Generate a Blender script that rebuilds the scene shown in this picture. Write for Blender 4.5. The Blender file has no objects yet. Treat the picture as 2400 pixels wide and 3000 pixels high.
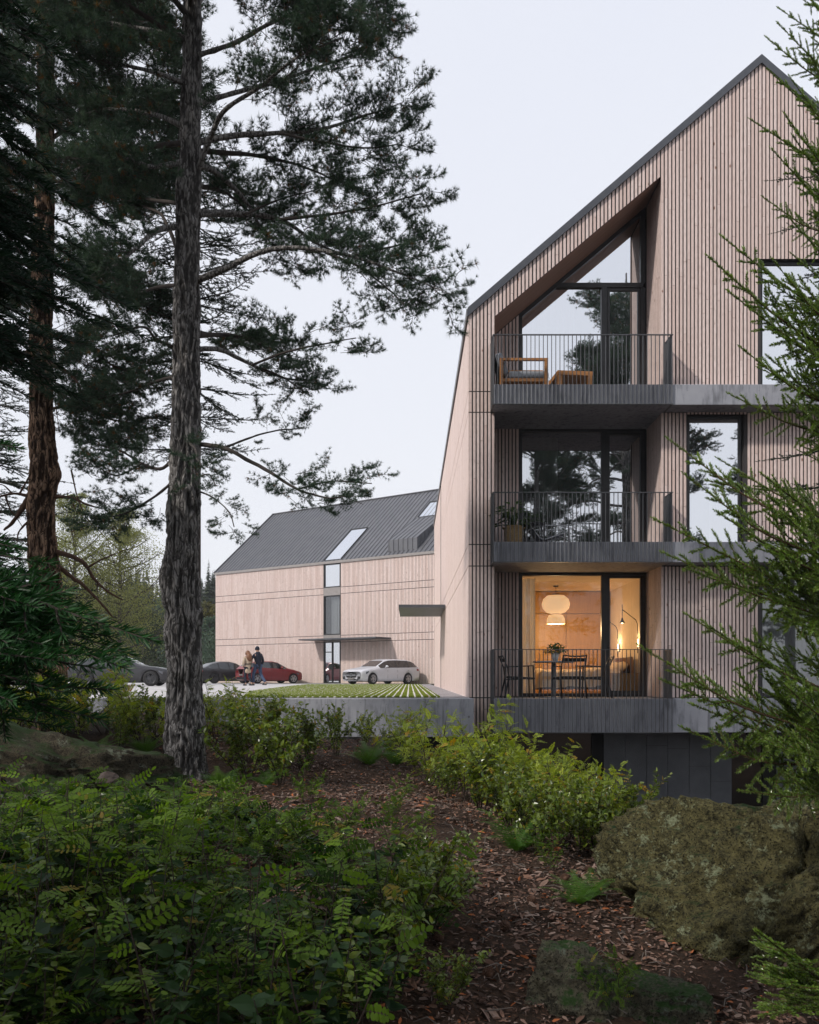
import bpy, math, random
import numpy as np
from mathutils import Vector, Matrix
random.seed(7)
RNG = np.random.default_rng(11)
SC = bpy.context.scene
COL = SC.collection
F = 2610.0          # focal length in photo pixels
CZ = 0.41           # camera height above the paved deck (z = 0)

def P(sx, sy, Y):   # photo pixel (2400x3000) at depth Y -> world point
    return Vector(((sx - 1200) / F * Y, Y, CZ - (sy - 1984) / F * Y))
DS = 2400 / 1725.0
def PD(dx, dy, Y): return P(dx * DS, dy * DS, Y)

# ------------------------------------------------------------ noise
def _hash(ix, iy, iz):
    h = (ix.astype(np.uint32) * np.uint32(374761393) + iy.astype(np.uint32) * np.uint32(668265263) + iz.astype(np.uint32) * np.uint32(2147483647 - 40503))
    h = (h ^ (h >> np.uint32(13))) * np.uint32(1274126177)
    h = h ^ (h >> np.uint32(16))
    return (h & np.uint32(0xffff)).astype(np.float64) / 32767.5 - 1.0
def vnoise(p):
    p = np.asarray(p, float); f0 = np.floor(p); t = p - f0; t = t * t * (3 - 2 * t)
    i = f0.astype(np.int64) & 0xffffffff
    r = 0
    for a in (0, 1):
        for b in (0, 1):
            for c in (0, 1):
                w = (t[:, 0] if a else 1 - t[:, 0]) * (t[:, 1] if b else 1 - t[:, 1]) * (t[:, 2] if c else 1 - t[:, 2])
                r = r + w * _hash(i[:, 0] + a, i[:, 1] + b, i[:, 2] + c)
    return r
def fbm(p, oct=4, lac=2.03, gain=.5):
    p = np.asarray(p, float); s = 0; a = 1.0
    for _ in range(oct):
        s = s + a * vnoise(p); p = p * lac + 17.3; a *= gain
    return s
def ridged(p, oct=4):
    p = np.asarray(p, float); s = 0; a = 1.0
    for _ in range(oct):
        s = s + a * (1 - np.abs(vnoise(p))); p = p * 2.1 + 9.7; a *= .5
    return s

# ------------------------------------------------------------ objects
def tag(o, label=None, cat=None, group=None, kind=None):
    if label: o['label'] = label
    if cat: o['category'] = cat
    if group: o['group'] = group
    if kind: o['kind'] = kind
    return o
def thing(name, label, cat, loc=(0, 0, 0), rz=0, group=None):
    o = bpy.data.objects.new(name, None); COL.objects.link(o)
    o.empty_display_size = .2
    o.location = loc; o.rotation_euler = (0, 0, rz)
    return tag(o, label, cat, group)
def link(name, me, parent=None):
    o = bpy.data.objects.new(name, me); COL.objects.link(o)
    if parent: o.parent = parent
    return o
def copy_tree(o, parent=None, label=None, group=None):
    c = o.copy(); COL.objects.link(c)
    if parent: c.parent = parent; c.matrix_parent_inverse = o.matrix_parent_inverse.copy()
    for ch in list(o.children): copy_tree(ch, c)
    if label: c['label'] = label
    if group: c['group'] = group
    return c

class MB:
    """collects polygons; build() links them as one mesh object"""
    def __init__(s): s.v = []; s.f = []; s.t = []; s.M = None; s.sm = []; s.tint = 0.5
    def pt(s, p):
        p = Vector(p)
        s.v.append(tuple(s.M @ p) if s.M else tuple(p)); s.t.append(s.tint); return len(s.v) - 1
    def poly(s, pts, smooth=False):
        s.f.append([s.pt(p) for p in pts]); s.sm.append(smooth)
    def face(s, idx, smooth=False): s.f.append(list(idx)); s.sm.append(smooth)
    def box(s, x0, x1, y0, y1, z0, z1):
        i = [s.pt(p) for p in ((x0, y0, z0), (x1, y0, z0), (x1, y1, z0), (x0, y1, z0), (x0, y0, z1), (x1, y0, z1), (x1, y1, z1), (x0, y1, z1))]
        for q in ((0, 3, 2, 1), (4, 5, 6, 7), (0, 1, 5, 4), (1, 2, 6, 5), (2, 3, 7, 6), (3, 0, 4, 7)): s.face([i[k] for k in q])
    def rbox(s, x0, x1, y0, y1, z0, z1, r=.03, n=3):   # box rounded in plan and along its upper edge (cushions)
        rings = []
        for k in range(n + 1):
            a = k / n * math.pi / 2; rings.append((r * (1 - math.cos(a)) * 0 + r * (1 - math.sin(a)), z0 + r - r * math.cos(a)))
        for k in range(n + 1):
            a = k / n * math.pi / 2; rings.append((r * (1 - math.cos(a)), z1 - r + r * math.sin(a)))
        rs = []
        for ins, z in rings:
            ring = []
            for cx, cy, a0 in ((x1 - r, y1 - r, 0), (x0 + r, y1 - r, 90), (x0 + r, y0 + r, 180), (x1 - r, y0 + r, 270)):
                for j in range(4):
                    a = math.radians(a0 + j * 30); q = max(r - ins, .001)
                    ring.append(s.pt((cx + q * math.cos(a), cy + q * math.sin(a), z)))
            rs.append(ring)
        m = len(rs[0])
        for A, B in zip(rs, rs[1:]):
            for j in range(m): s.face((A[j], A[(j + 1) % m], B[(j + 1) % m], B[j]), True)
        s.face(list(reversed(rs[0]))); s.face(rs[-1], True)
    def prism(s, pts, axis, a, b):    # polygon extruded along an axis (0,1,2)
        def mk(p, w):
            q = [0, 0, 0]; o = [k for k in (0, 1, 2) if k != axis]; q[o[0]] = p[0]; q[o[1]] = p[1]; q[axis] = w; return q
        A = [s.pt(mk(p, a)) for p in pts]; B = [s.pt(mk(p, b)) for p in pts]; n = len(pts)
        s.face(A); s.face(list(reversed(B)))
        for k in range(n): s.face((A[k], B[k], B[(k + 1) % n], A[(k + 1) % n]))
    def bar(s, a, b, w, h=None, up=(0, 0, 1)):          # square bar from a to b
        a = Vector(a); b = Vector(b); d = (b - a).normalized(); h = h or w
        u = Vector(up)
        if abs(d.dot(u)) > .98: u = Vector((1, 0, 0))
        x = d.cross(u).normalized() * w / 2; y = x.normalized().cross(d).normalized() * h / 2
        i = [s.pt(p) for p in (a - x - y, a + x - y, a + x + y, a - x + y, b - x - y, b + x - y, b + x + y, b - x + y)]
        for q in ((3, 2, 1, 0), (4, 5, 6, 7), (0, 1, 5, 4), (1, 2, 6, 5), (2, 3, 7, 6), (3, 0, 4, 7)): s.face([i[k] for k in q])
    def tube(s, pts, r, seg=8, cap=True):
        pts = [Vector(p) for p in pts]; n = len(pts)
        rr = r if isinstance(r, (list, tuple)) else [r] * n
        prev = None; rings = []
        for k in range(n):
            d = (pts[min(k + 1, n - 1)] - pts[max(k - 1, 0)]).normalized()
            if prev is None:
                u = Vector((0, 0, 1)) if abs(d.z) < .9 else Vector((1, 0, 0)); x = d.cross(u).normalized()
            else: x = (prev - d * prev.dot(d)).normalized()
            prev = x; y = d.cross(x)
            rings.append([s.pt(pts[k] + (x * math.cos(a) + y * math.sin(a)) * rr[k]) for a in [2 * math.pi * j / seg for j in range(seg)]])
        for A, B in zip(rings, rings[1:]):
            for j in range(seg): s.face((A[j], A[(j + 1) % seg], B[(j + 1) % seg], B[j]), True)
        if cap: s.face(list(reversed(rings[0]))); s.face(rings[-1])
    def lathe(s, prof, seg=24, c=(0, 0, 0), axis='z', cap=True):
        rings = []
        for r, h in prof:
            ring = []
            for j in range(seg):
                a = 2 * math.pi * j / seg; x, y = r * math.cos(a), r * math.sin(a)
                q = (x, y, h) if axis == 'z' else ((x, h, y) if axis == 'y' else (h, x, y))
                ring.append(s.pt((c[0] + q[0], c[1] + q[1], c[2] + q[2])))
            rings.append(ring)
        for A, B in zip(rings, rings[1:]):
            for j in range(seg): s.face((A[j], A[(j + 1) % seg], B[(j + 1) % seg], B[j]), True)
        if cap: s.face(list(reversed(rings[0]))); s.face(rings[-1])
    def mesh(s, name, m):
        me = bpy.data.meshes.new(name); me.from_pydata(s.v, [], s.f)
        if isinstance(m, (list, tuple)):
            for q in m: me.materials.append(q)
        else: me.materials.append(m)
        me.polygons.foreach_set('use_smooth', s.sm)
        me.attributes.new('tint', 'FLOAT', 'POINT').data.foreach_set('value', s.t)
        me.update(); return me
    def build(s, name, m, parent=None): return link(name, s.mesh(name, m), parent)

def np_mesh(name, V, FA, m, tint=None, smooth=False, mi=None):
    """V (n,3); FA list of (m,k) index arrays; mi list of material index per array"""
    V = np.asarray(V, np.float32); me = bpy.data.meshes.new(name)
    FA = [np.asarray(f, np.int32) for f in FA if len(f)]
    me.vertices.add(len(V)); me.vertices.foreach_set('co', V.ravel())
    loops = np.concatenate([f.ravel() for f in FA]); tot = np.concatenate([np.full(len(f), f.shape[1], np.int32) for f in FA])
    st = np.concatenate([[0], np.cumsum(tot)[:-1]]).astype(np.int32)
    me.loops.add(len(loops)); me.loops.foreach_set('vertex_index', loops)
    me.polygons.add(len(tot)); me.polygons.foreach_set('loop_start', st)
    if mi is not None: me.polygons.foreach_set('material_index', np.concatenate([np.full(len(f), k, np.int32) for f, k in zip(FA, mi)]))
    for q in (m if isinstance(m, (list, tuple)) else [m]): me.materials.append(q)
    me.polygons.foreach_set('use_smooth', np.full(len(tot), smooth, bool))
    if tint is not None: me.attributes.new('tint', 'FLOAT', 'POINT').data.foreach_set('value', np.asarray(tint, np.float32))
    me.update(calc_edges=True); me.validate(); return me

class NB:
    """numpy batch: pieces (V, F{k: faces}, tint) with a material slot each"""
    def __init__(s): s.V = []; s.T = []; s.Fs = []; s.n = 0
    def add(s, V, Fc, tint, mi=0):
        s.V.append(np.asarray(V, float)); s.T.append(np.broadcast_to(np.asarray(tint, float), (len(V),))); s.Fs.append((np.asarray(Fc) + s.n, mi)); s.n += len(V)
    def inst(s, V, Fc, tint, R, T, mi=0, S=None, dt=None):
        R = np.asarray(R); T = np.asarray(T); n = len(T)
        W = np.einsum('nij,vj->nvi', R, V)
        if S is not None: W = W * np.asarray(S)[:, None, None]
        W = W + T[:, None, :]
        Fn = (np.asarray(Fc)[None] + (np.arange(n) * len(V))[:, None, None]).reshape(-1, np.asarray(Fc).shape[1])
        tt = np.broadcast_to(np.asarray(tint, float), (len(V),))[None].repeat(n, 0)
        if dt is not None: tt = tt + np.asarray(dt)[:, None]
        s.add(W.reshape(-1, 3), Fn, tt.reshape(-1), mi)
    def arrays(s): return np.concatenate(s.V), s.Fs, np.concatenate(s.T)
    def mesh(s, name, mats, smooth=False):
        return np_mesh(name, np.concatenate(s.V), [f for f, _ in s.Fs], mats, np.clip(np.concatenate(s.T), 0, 1), smooth, [k for _, k in s.Fs])

def nrm(a): a = np.asarray(a, float); return a / np.maximum(np.linalg.norm(a, axis=-1, keepdims=True), 1e-9)
def frames(d, up=None):      # (n,3) directions -> (n,3,3) matrices with column 0 = d
    d = nrm(d); n = len(d)
    u = np.tile([0, 0, 1.0], (n, 1)) if up is None else np.asarray(up, float)
    bad = np.abs((nrm(u) * d).sum(1)) > .97; u = np.where(bad[:, None], np.array([.3, 1, .1]), u)
    y = nrm(np.cross(u, d)); z = np.cross(d, y)
    return np.stack([d, y, z], axis=2)
def tube_np(pts, rad, seg=6, bump=None):
    pts = np.asarray(pts, float); n = len(pts); d = nrm(np.gradient(pts, axis=0))
    x = np.zeros((n, 3)); u = np.array([0, 0, 1.0]) if abs(d[0, 2]) < .9 else np.array([1.0, 0, 0])
    p = nrm(np.cross(d[0], u))
    for k in range(n): p = nrm(p - d[k] * (p @ d[k])); x[k] = p
    y = np.cross(d, x); a = np.linspace(0, 2 * np.pi, seg, endpoint=False)
    rad = np.broadcast_to(np.asarray(rad, float), (n,))
    off = x[:, None, :] * np.cos(a)[None, :, None] + y[:, None, :] * np.sin(a)[None, :, None]
    V = pts[:, None, :] + off * rad[:, None, None]
    V = V.reshape(-1, 3)
    if bump is not None: V = V + off.reshape(-1, 3) * bump(V, np.repeat(rad, seg), np.tile(a, n))[:, None]
    i = np.arange(n - 1)[:, None] * seg; j = np.arange(seg)[None]
    q = np.stack([i + j, i + (j + 1) % seg, i + seg + (j + 1) % seg, i + seg + j], -1).reshape(-1, 4)
    return V, q
def polyline(pts, n):        # smooth resample (Catmull-Rom)
    pts = np.asarray(pts, float)
    if len(pts) == 2: return pts[0] + (pts[1] - pts[0]) * np.linspace(0, 1, n)[:, None]
    L = np.concatenate([[0], np.cumsum(np.linalg.norm(np.diff(pts, axis=0), axis=1))]); L /= L[-1]
    e = np.vstack([2 * pts[0] - pts[1], pts, 2 * pts[-1] - pts[-2]]); out = []
    for t in np.linspace(0, 1, n):
        k = min(max(np.searchsorted(L, t, side='right') - 1, 0), len(pts) - 2)
        u = (t - L[k]) / max(L[k + 1] - L[k], 1e-9); p0, p1, p2, p3 = e[k], e[k + 1], e[k + 2], e[k + 3]
        out.append(.5 * (2 * p1 + (p2 - p0) * u + (2 * p0 - 5 * p1 + 4 * p2 - p3) * u * u + (3 * p1 - p0 - 3 * p2 + p3) * u ** 3))
    return np.array(out)

# ------------------------------------------------------------ materials
def newmat(name):
    m = bpy.data.materials.new(name); m.use_nodes = True; nt = m.node_tree; nt.nodes.clear()
    out = nt.nodes.new('ShaderNodeOutputMaterial'); return m, nt, out
def N(nt, t, **kw):
    n = nt.nodes.new(t)
    for k, v in kw.items():
        if hasattr(n, k): setattr(n, k, v)
    return n
def c4(c): return (c[0], c[1], c[2], 1)
def mixc(nt, fac, a, b, blend='MIX'):
    n = nt.nodes.new('ShaderNodeMix'); n.data_type = 'RGBA'; n.blend_type = blend
    for sock, val in ((n.inputs[0], fac), (n.inputs[6], a), (n.inputs[7], b)):
        if isinstance(val, (int, float)): sock.default_value = val
        elif isinstance(val, tuple): sock.default_value = c4(val)
        else: nt.links.new(val, sock)
    return n.outputs[2]
def ramp(nt, v, a, b):
    n = nt.nodes.new('ShaderNodeMapRange'); n.inputs[1].default_value = a; n.inputs[2].default_value = b; nt.links.new(v, n.inputs[0]); return n.outputs[0]
def noise(nt, co, scale, detail=4, stretch=None, rough=.55):
    if stretch:
        mp = nt.nodes.new('ShaderNodeMapping'); mp.inputs['Scale'].default_value = stretch; nt.links.new(co, mp.inputs[0]); co = mp.outputs[0]
    n = nt.nodes.new('ShaderNodeTexNoise'); n.inputs['Scale'].default_value = scale; n.inputs['Detail'].default_value = detail; n.inputs['Roughness'].default_value = rough
    nt.links.new(co, n.inputs['Vector']); return n.outputs[0]
def coords(nt): return nt.nodes.new('ShaderNodeTexCoord').outputs['Object']
def attr(nt, name='tint'):
    n = nt.nodes.new('ShaderNodeAttribute'); n.attribute_name = name; return n.outputs['Fac']
def bumpn(nt, h, strength, dist=.02):
    b = nt.nodes.new('ShaderNodeBump'); b.inputs['Strength'].default_value = strength; b.inputs['Distance'].default_value = dist; nt.links.new(h, b.inputs['Height']); return b.outputs[0]
def pbr(nt, out, col, rough=.6, metal=0, spec=.5, normal=None, **kw):
    b = nt.nodes.new('ShaderNodeBsdfPrincipled')
    if isinstance(col, tuple): b.inputs['Base Color'].default_value = c4(col)
    else: nt.links.new(col, b.inputs['Base Color'])
    if isinstance(rough, (int, float)): b.inputs['Roughness'].default_value = rough
    else: nt.links.new(rough, b.inputs['Roughness'])
    b.inputs['Metallic'].default_value = metal; b.inputs['Specular IOR Level'].default_value = spec
    if normal is not None: nt.links.new(normal, b.inputs['Normal'])
    for k, v in kw.items(): b.inputs[k].default_value = v
    if out is not None: nt.links.new(b.outputs[0], out.inputs[0])
    return b
def simple(name, c1, c2=None, rough=.6, metal=0, scale=6, bump=0, bscale=40, stretch=None, spec=.5, lo=.35, hi=.65, **kw):
    m, nt, out = newmat(name); co = coords(nt)
    c2 = c2 or tuple(x * .85 for x in c1)
    col = mixc(nt, ramp(nt, noise(nt, co, scale, 4, stretch), lo, hi), c1, c2)
    nm = bumpn(nt, noise(nt, co, bscale, 5, stretch), bump) if bump else None
    pbr(nt, out, col, rough, metal, spec, nm, **kw); return m
def leafmat(name, c1, c2, rough=.45, trans=.35, tcol=None, spec=.4, c3=None):
    """leaf colour varies leaf by leaf through the tint attribute"""
    m, nt, out = newmat(name); t = attr(nt); col = mixc(nt, t, c1, c2)
    if c3: col = mixc(nt, ramp(nt, t, .9, .94), col, c3)
    b = pbr(nt, None, col, rough, 0, spec)
    tr = nt.nodes.new('ShaderNodeBsdfTranslucent')
    nt.links.new(mixc(nt, 1.0, col, tcol or (1.5, 1.45, .6), 'MULTIPLY'), tr.inputs[0])
    mx = nt.nodes.new('ShaderNodeMixShader'); mx.inputs[0].default_value = trans
    nt.links.new(b.outputs[0], mx.inputs[1]); nt.links.new(tr.outputs[0], mx.inputs[2]); nt.links.new(mx.outputs[0], out.inputs[0])
    return m
def woodmat(name, ca, cb, knot, rough=.62, grain=(14, 14, 1.2)):
    m, nt, out = newmat(name); co = coords(nt)
    col = mixc(nt, attr(nt), ca, cb)
    g = noise(nt, co, 6, 6, grain, .65)
    col = mixc(nt, ramp(nt, g, .42, .72), col, tuple(x * .74 for x in cb))
    mp = nt.nodes.new('ShaderNodeMapping'); mp.inputs['Scale'].default_value = (1, 1, .45); nt.links.new(co, mp.inputs[0])
    vo = nt.nodes.new('ShaderNodeTexVoronoi'); vo.inputs['Scale'].default_value = 4.5; nt.links.new(mp.outputs[0], vo.inputs['Vector'])
    col = mixc(nt, ramp(nt, vo.outputs['Distance'], .085, .05), col, knot)
    pbr(nt, out, col, rough, 0, .3, bumpn(nt, g, .15, .004)); return m
def glassmat(name, refl, tint=(.8, .84, .84), rough=0.0):
    m, nt, out = newmat(name)
    tr = nt.nodes.new('ShaderNodeBsdfTransparent'); tr.inputs[0].default_value = c4(tint)
    gl = nt.nodes.new('ShaderNodeBsdfGlossy'); gl.inputs['Roughness'].default_value = rough; gl.inputs[0].default_value = (.95, .97, 1, 1)
    lw = nt.nodes.new('ShaderNodeLayerWeight'); lw.inputs[0].default_value = .25
    mr = nt.nodes.new('ShaderNodeMapRange'); mr.inputs[3].default_value = refl; mr.inputs[4].default_value = 1.0; nt.links.new(lw.outputs['Fresnel'], mr.inputs[0])
    mx = nt.nodes.new('ShaderNodeMixShader'); nt.links.new(mr.outputs[0], mx.inputs[0])
    nt.links.new(tr.outputs[0], mx.inputs[1]); nt.links.new(gl.outputs[0], mx.inputs[2]); nt.links.new(mx.outputs[0], out.inputs[0]); return m
def emit(name, col, s):
    m, nt, out = newmat(name); e = nt.nodes.new('ShaderNodeEmission'); e.inputs[0].default_value = c4(col); e.inputs[1].default_value = s; nt.links.new(e.outputs[0], out.inputs[0]); return m

def concretemat(name, c1, c2, formwork=True):
    m, nt, out = newmat(name); co = coords(nt)
    n1 = noise(nt, co, 1.3, 6, None, .65); n2 = noise(nt, co, 9, 5, (1, 1, .25)); n3 = noise(nt, co, 60, 3)
    col = mixc(nt, ramp(nt, n1, .35, .68), c1, c2)
    col = mixc(nt, ramp(nt, n2, .52, .72), col, tuple(x * .58 for x in c2)); col = mixc(nt, ramp(nt, noise(nt, co, 5, 5, (2.2, 2.2, .12), .6), .54, .7), col, tuple(x * .55 for x in c2))
    vo = nt.nodes.new('ShaderNodeTexVoronoi'); vo.inputs['Scale'].default_value = 11; nt.links.new(co, vo.inputs['Vector'])
    col = mixc(nt, ramp(nt, vo.outputs['Distance'], .10, .05), col, tuple(x * .5 for x in c2))
    pbr(nt, out, col, .72, 0, .3, bumpn(nt, n3, .12, .01)); return m

MT = {}
MT['wood'] = woodmat('larch_cladding', (.85, .71, .665), (.72, .56, .505), (.30, .16, .115))
MT['backing'] = simple('dark_membrane', (.05, .045, .047), (.042, .039, .041), rough=.85)
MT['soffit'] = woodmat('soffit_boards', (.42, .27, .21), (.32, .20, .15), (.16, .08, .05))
MT['black'] = simple('black_backing', (.012, .012, .013), rough=.8)
MT['metal'] = simple('anthracite_metal', (.075, .081, .095), (.09, .096, .108), rough=.45, metal=.3)
MT['rail'] = simple('railing_steel', (.085, .09, .098), (.11, .115, .122), rough=.45, metal=.35)
MT['roof'] = simple('standing_seam_zinc', (.125, .128, .142), (.15, .153, .165), rough=.42, metal=.35, scale=1.5)
MT['zinc'] = simple('eaves_zinc', (.30, .28, .27), (.26, .24, .23), rough=.5, metal=.2)
MT['frame'] = simple('window_frame', (.018, .019, .021), (.026, .027, .03), rough=.4)
MT['conc'] = concretemat('fair_faced_concrete', (.36, .37, .405), (.28, .29, .325))
MT['concdeck'] = concretemat('deck_concrete', (.36, .37, .40), (.27, .28, .305))
MT['concdark'] = concretemat('slab_soffit', (.2, .2, .21), (.15, .15, .155))
MT['tile'] = simple('slate_cladding', (.12, .13, .148), (.16, .172, .19), rough=.55, scale=2.5, bump=.5, bscale=55)
MT['glass_hi'] = glassmat('coated_glass', .80, (.62, .66, .66))
MT['glass_mid'] = glassmat('clear_reflecting_glass', .68, (.72, .75, .74))
MT['glass_dim'] = glassmat('stair_glass', .15, (.7, .73, .73))
MT['glass_lo'] = glassmat('clear_glass', .045, (.93, .94, .92))
MT['plaster'] = simple('warm_plaster', (.72, .62, .5), (.68, .58, .46), rough=.85)
MT['closet'] = simple('oak_closet', (.40, .225, .07), (.33, .18, .055), rough=.5, scale=3, stretch=(8, 8, .6))
MT['oakfloor'] = simple('oak_floor', (.42, .24, .1), (.34, .19, .08), rough=.45, scale=3, stretch=(1, 9, 1))
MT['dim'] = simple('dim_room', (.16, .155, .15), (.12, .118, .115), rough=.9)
MT['curtain'] = leafmat('sheer_curtain', (.82, .82, .84), (.74, .74, .76), .9, .5, (1, 1, 1), .1)
MT['teak'] = simple('teak', (.42, .19, .06), (.33, .14, .04), rough=.5, scale=5, stretch=(1.5, 12, 12))
MT['greyfab'] = simple('grey_fabric', (.26, .28, .31), (.22, .24, .27), rough=.95, scale=40)
MT['blackmetal'] = simple('black_steel', (.02, .02, .022), (.03, .03, .032), rough=.45, metal=.2)
MT['weave'] = simple('dark_weave', (.045, .04, .036), (.025, .022, .02), rough=.85, scale=60, bump=.6, bscale=90)
MT['whitepot'] = simple('white_glaze', (.7, .7, .7), (.62, .62, .62), rough=.35)
MT['greypost'] = simple('grey_lacquer', (.3, .3, .31), (.34, .34, .35), rough=.4)
MT['wicker'] = simple('wicker', (.45, .31, .15), (.25, .16, .07), rough=.85, scale=30, stretch=(1, 1, 2.5), bump=.9, bscale=45)
MT['linen'] = simple('linen', (.66, .53, .36), (.6, .47, .31), rough=.95, scale=5, bump=.3, bscale=12)
MT['walnut'] = simple('walnut', (.11, .05, .025), (.08, .035, .018), rough=.45, scale=4, stretch=(1, 8, 8))
MT['chrome'] = simple('polished_steel', (.6, .61, .63), rough=.2, metal=.9)
# ------------------------------------------------------------ plants: materials
def barkmat(name, dark, mid, light, moss):
    m, nt, out = newmat(name); co = coords(nt); w = nt.nodes.new('ShaderNodeTexNoise'); w.inputs['Scale'].default_value = 5; w.inputs['Detail'].default_value = 5; nt.links.new(co, w.inputs['Vector'])
    ad = nt.nodes.new('ShaderNodeVectorMath'); ad.operation = 'MULTIPLY_ADD'; nt.links.new(w.outputs['Color'], ad.inputs[0]); ad.inputs[1].default_value = (.10, .10, .22); nt.links.new(co, ad.inputs[2])
    mp = nt.nodes.new('ShaderNodeMapping'); mp.inputs['Scale'].default_value = (1, 1, .15); nt.links.new(ad.outputs[0], mp.inputs[0])
    vo = nt.nodes.new('ShaderNodeTexVoronoi'); vo.feature = 'DISTANCE_TO_EDGE'; vo.inputs['Scale'].default_value = 25; nt.links.new(mp.outputs[0], vo.inputs['Vector'])
    g = noise(nt, co, 34, 8, (1, 1, .3), .75); g2 = noise(nt, co, 3, 5); t = attr(nt)
    c = mixc(nt, ramp(nt, g, .36, .66), mid, light); c = mixc(nt, ramp(nt, g2, .5, .75), c, moss)
    c = mixc(nt, ramp(nt, t, .5, .05), c, dark); c = mixc(nt, ramp(nt, vo.outputs['Distance'], .11, .01), c, dark)
    h = nt.nodes.new('ShaderNodeMath'); h.operation = 'MULTIPLY_ADD'; nt.links.new(ramp(nt, vo.outputs['Distance'], 0, .25), h.inputs[0]); h.inputs[1].default_value = 1.0; nt.links.new(g, h.inputs[2])
    pbr(nt, out, c, .92, 0, .12, bumpn(nt, h.outputs[0], .8, .025)); MT[name] = m
barkmat('barkgrey', (.055, .052, .05), (.20, .19, .182), (.38, .367, .355), (.25, .24, .225))
barkmat('barkbrown', (.03, .018, .012), (.22, .135, .088), (.43, .285, .195), (.27, .19, .13))
MT['twig'] = simple('twig_bark', (.055, .045, .038), (.035, .028, .024), rough=.9, scale=20)
MT['twigbrown'] = simple('red_brown_branch', (.11, .058, .036), (.07, .036, .022), rough=.9, scale=14, bump=.5, bscale=40)
MT['pine'] = leafmat('pine_needles', (.026, .056, .040), (.082, .122, .088), .55, .28, (1.3, 1.4, .8), .14, c3=(.14, .07, .025))
MT['spruce'] = leafmat('spruce_needles', (.06, .12, .018), (.20, .295, .055), .30, .30, (1.4, 1.5, .5), .8)
MT['sprucedark'] = leafmat('dark_spruce_needles', (.010, .044, .014), (.030, .092, .028), .45, .25, (1.2, 1.5, .7), .2)  # dark green needles of the close fir
MT['spruceblack'] = leafmat('dull_and_shade_needles', (.011, .028, .019), (.026, .050, .032), .5, .18, (1.2, 1.4, .7), .15)  # dull back-spruce needles; on the upper fir fronds this colour stands for shade
MT['robinia'] = leafmat('compound_leaves', (.12, .185, .018), (.35, .42, .045), .5, .45, (1.5, 1.45, .45), .35, c3=(.36, .22, .02))
MT['robdark'] = leafmat('compound_leaves_shade_tone', (.015, .042, .006), (.145, .24, .025), .55, .38, (1.4, 1.5, .5), .14, c3=(.24, .19, .035))  # darker copy of the compound leaves: foreground shade put into the colour
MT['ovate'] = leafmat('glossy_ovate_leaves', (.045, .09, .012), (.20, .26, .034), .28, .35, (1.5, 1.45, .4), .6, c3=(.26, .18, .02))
MT['ovatedark'] = leafmat('ovate_leaves_shade_tone', (.010, .030, .010), (.034, .075, .02), .45, .25, (1.3, 1.5, .6), .22)  # ovate leaves darkened so the colour itself carries the foreground shade
MT['fern'] = leafmat('fern_fronds', (.035, .10, .010), (.10, .20, .024), .5, .35, (1.4, 1.5, .4), .3)
MT['larch'] = leafmat('pale_foliage', (.13, .15, .06), (.26, .275, .13), .6, .4, (1.4, 1.4, .5), .2)
MT['far'] = leafmat('far_foliage', (.022, .036, .020), (.055, .075, .032), .8, .2, (1.2, 1.3, .7), .1)
MT['faryellow'] = leafmat('far_autumn_foliage', (.07, .07, .02), (.12, .11, .03), .8, .2, (1.2, 1.3, .7), .1)
MT['farblue'] = leafmat('far_grey_green_foliage', (.05, .085, .06), (.10, .14, .10), .8, .25, (1.2, 1.3, .8), .1)
MT['stemdark'] = simple('shrub_stem', (.045, .03, .02), (.03, .02, .014), rough=.85, scale=20)
MT['potleaf'] = leafmat('pot_plant_leaves', (.045, .10, .028), (.11, .19, .06), .35, .2)

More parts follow.
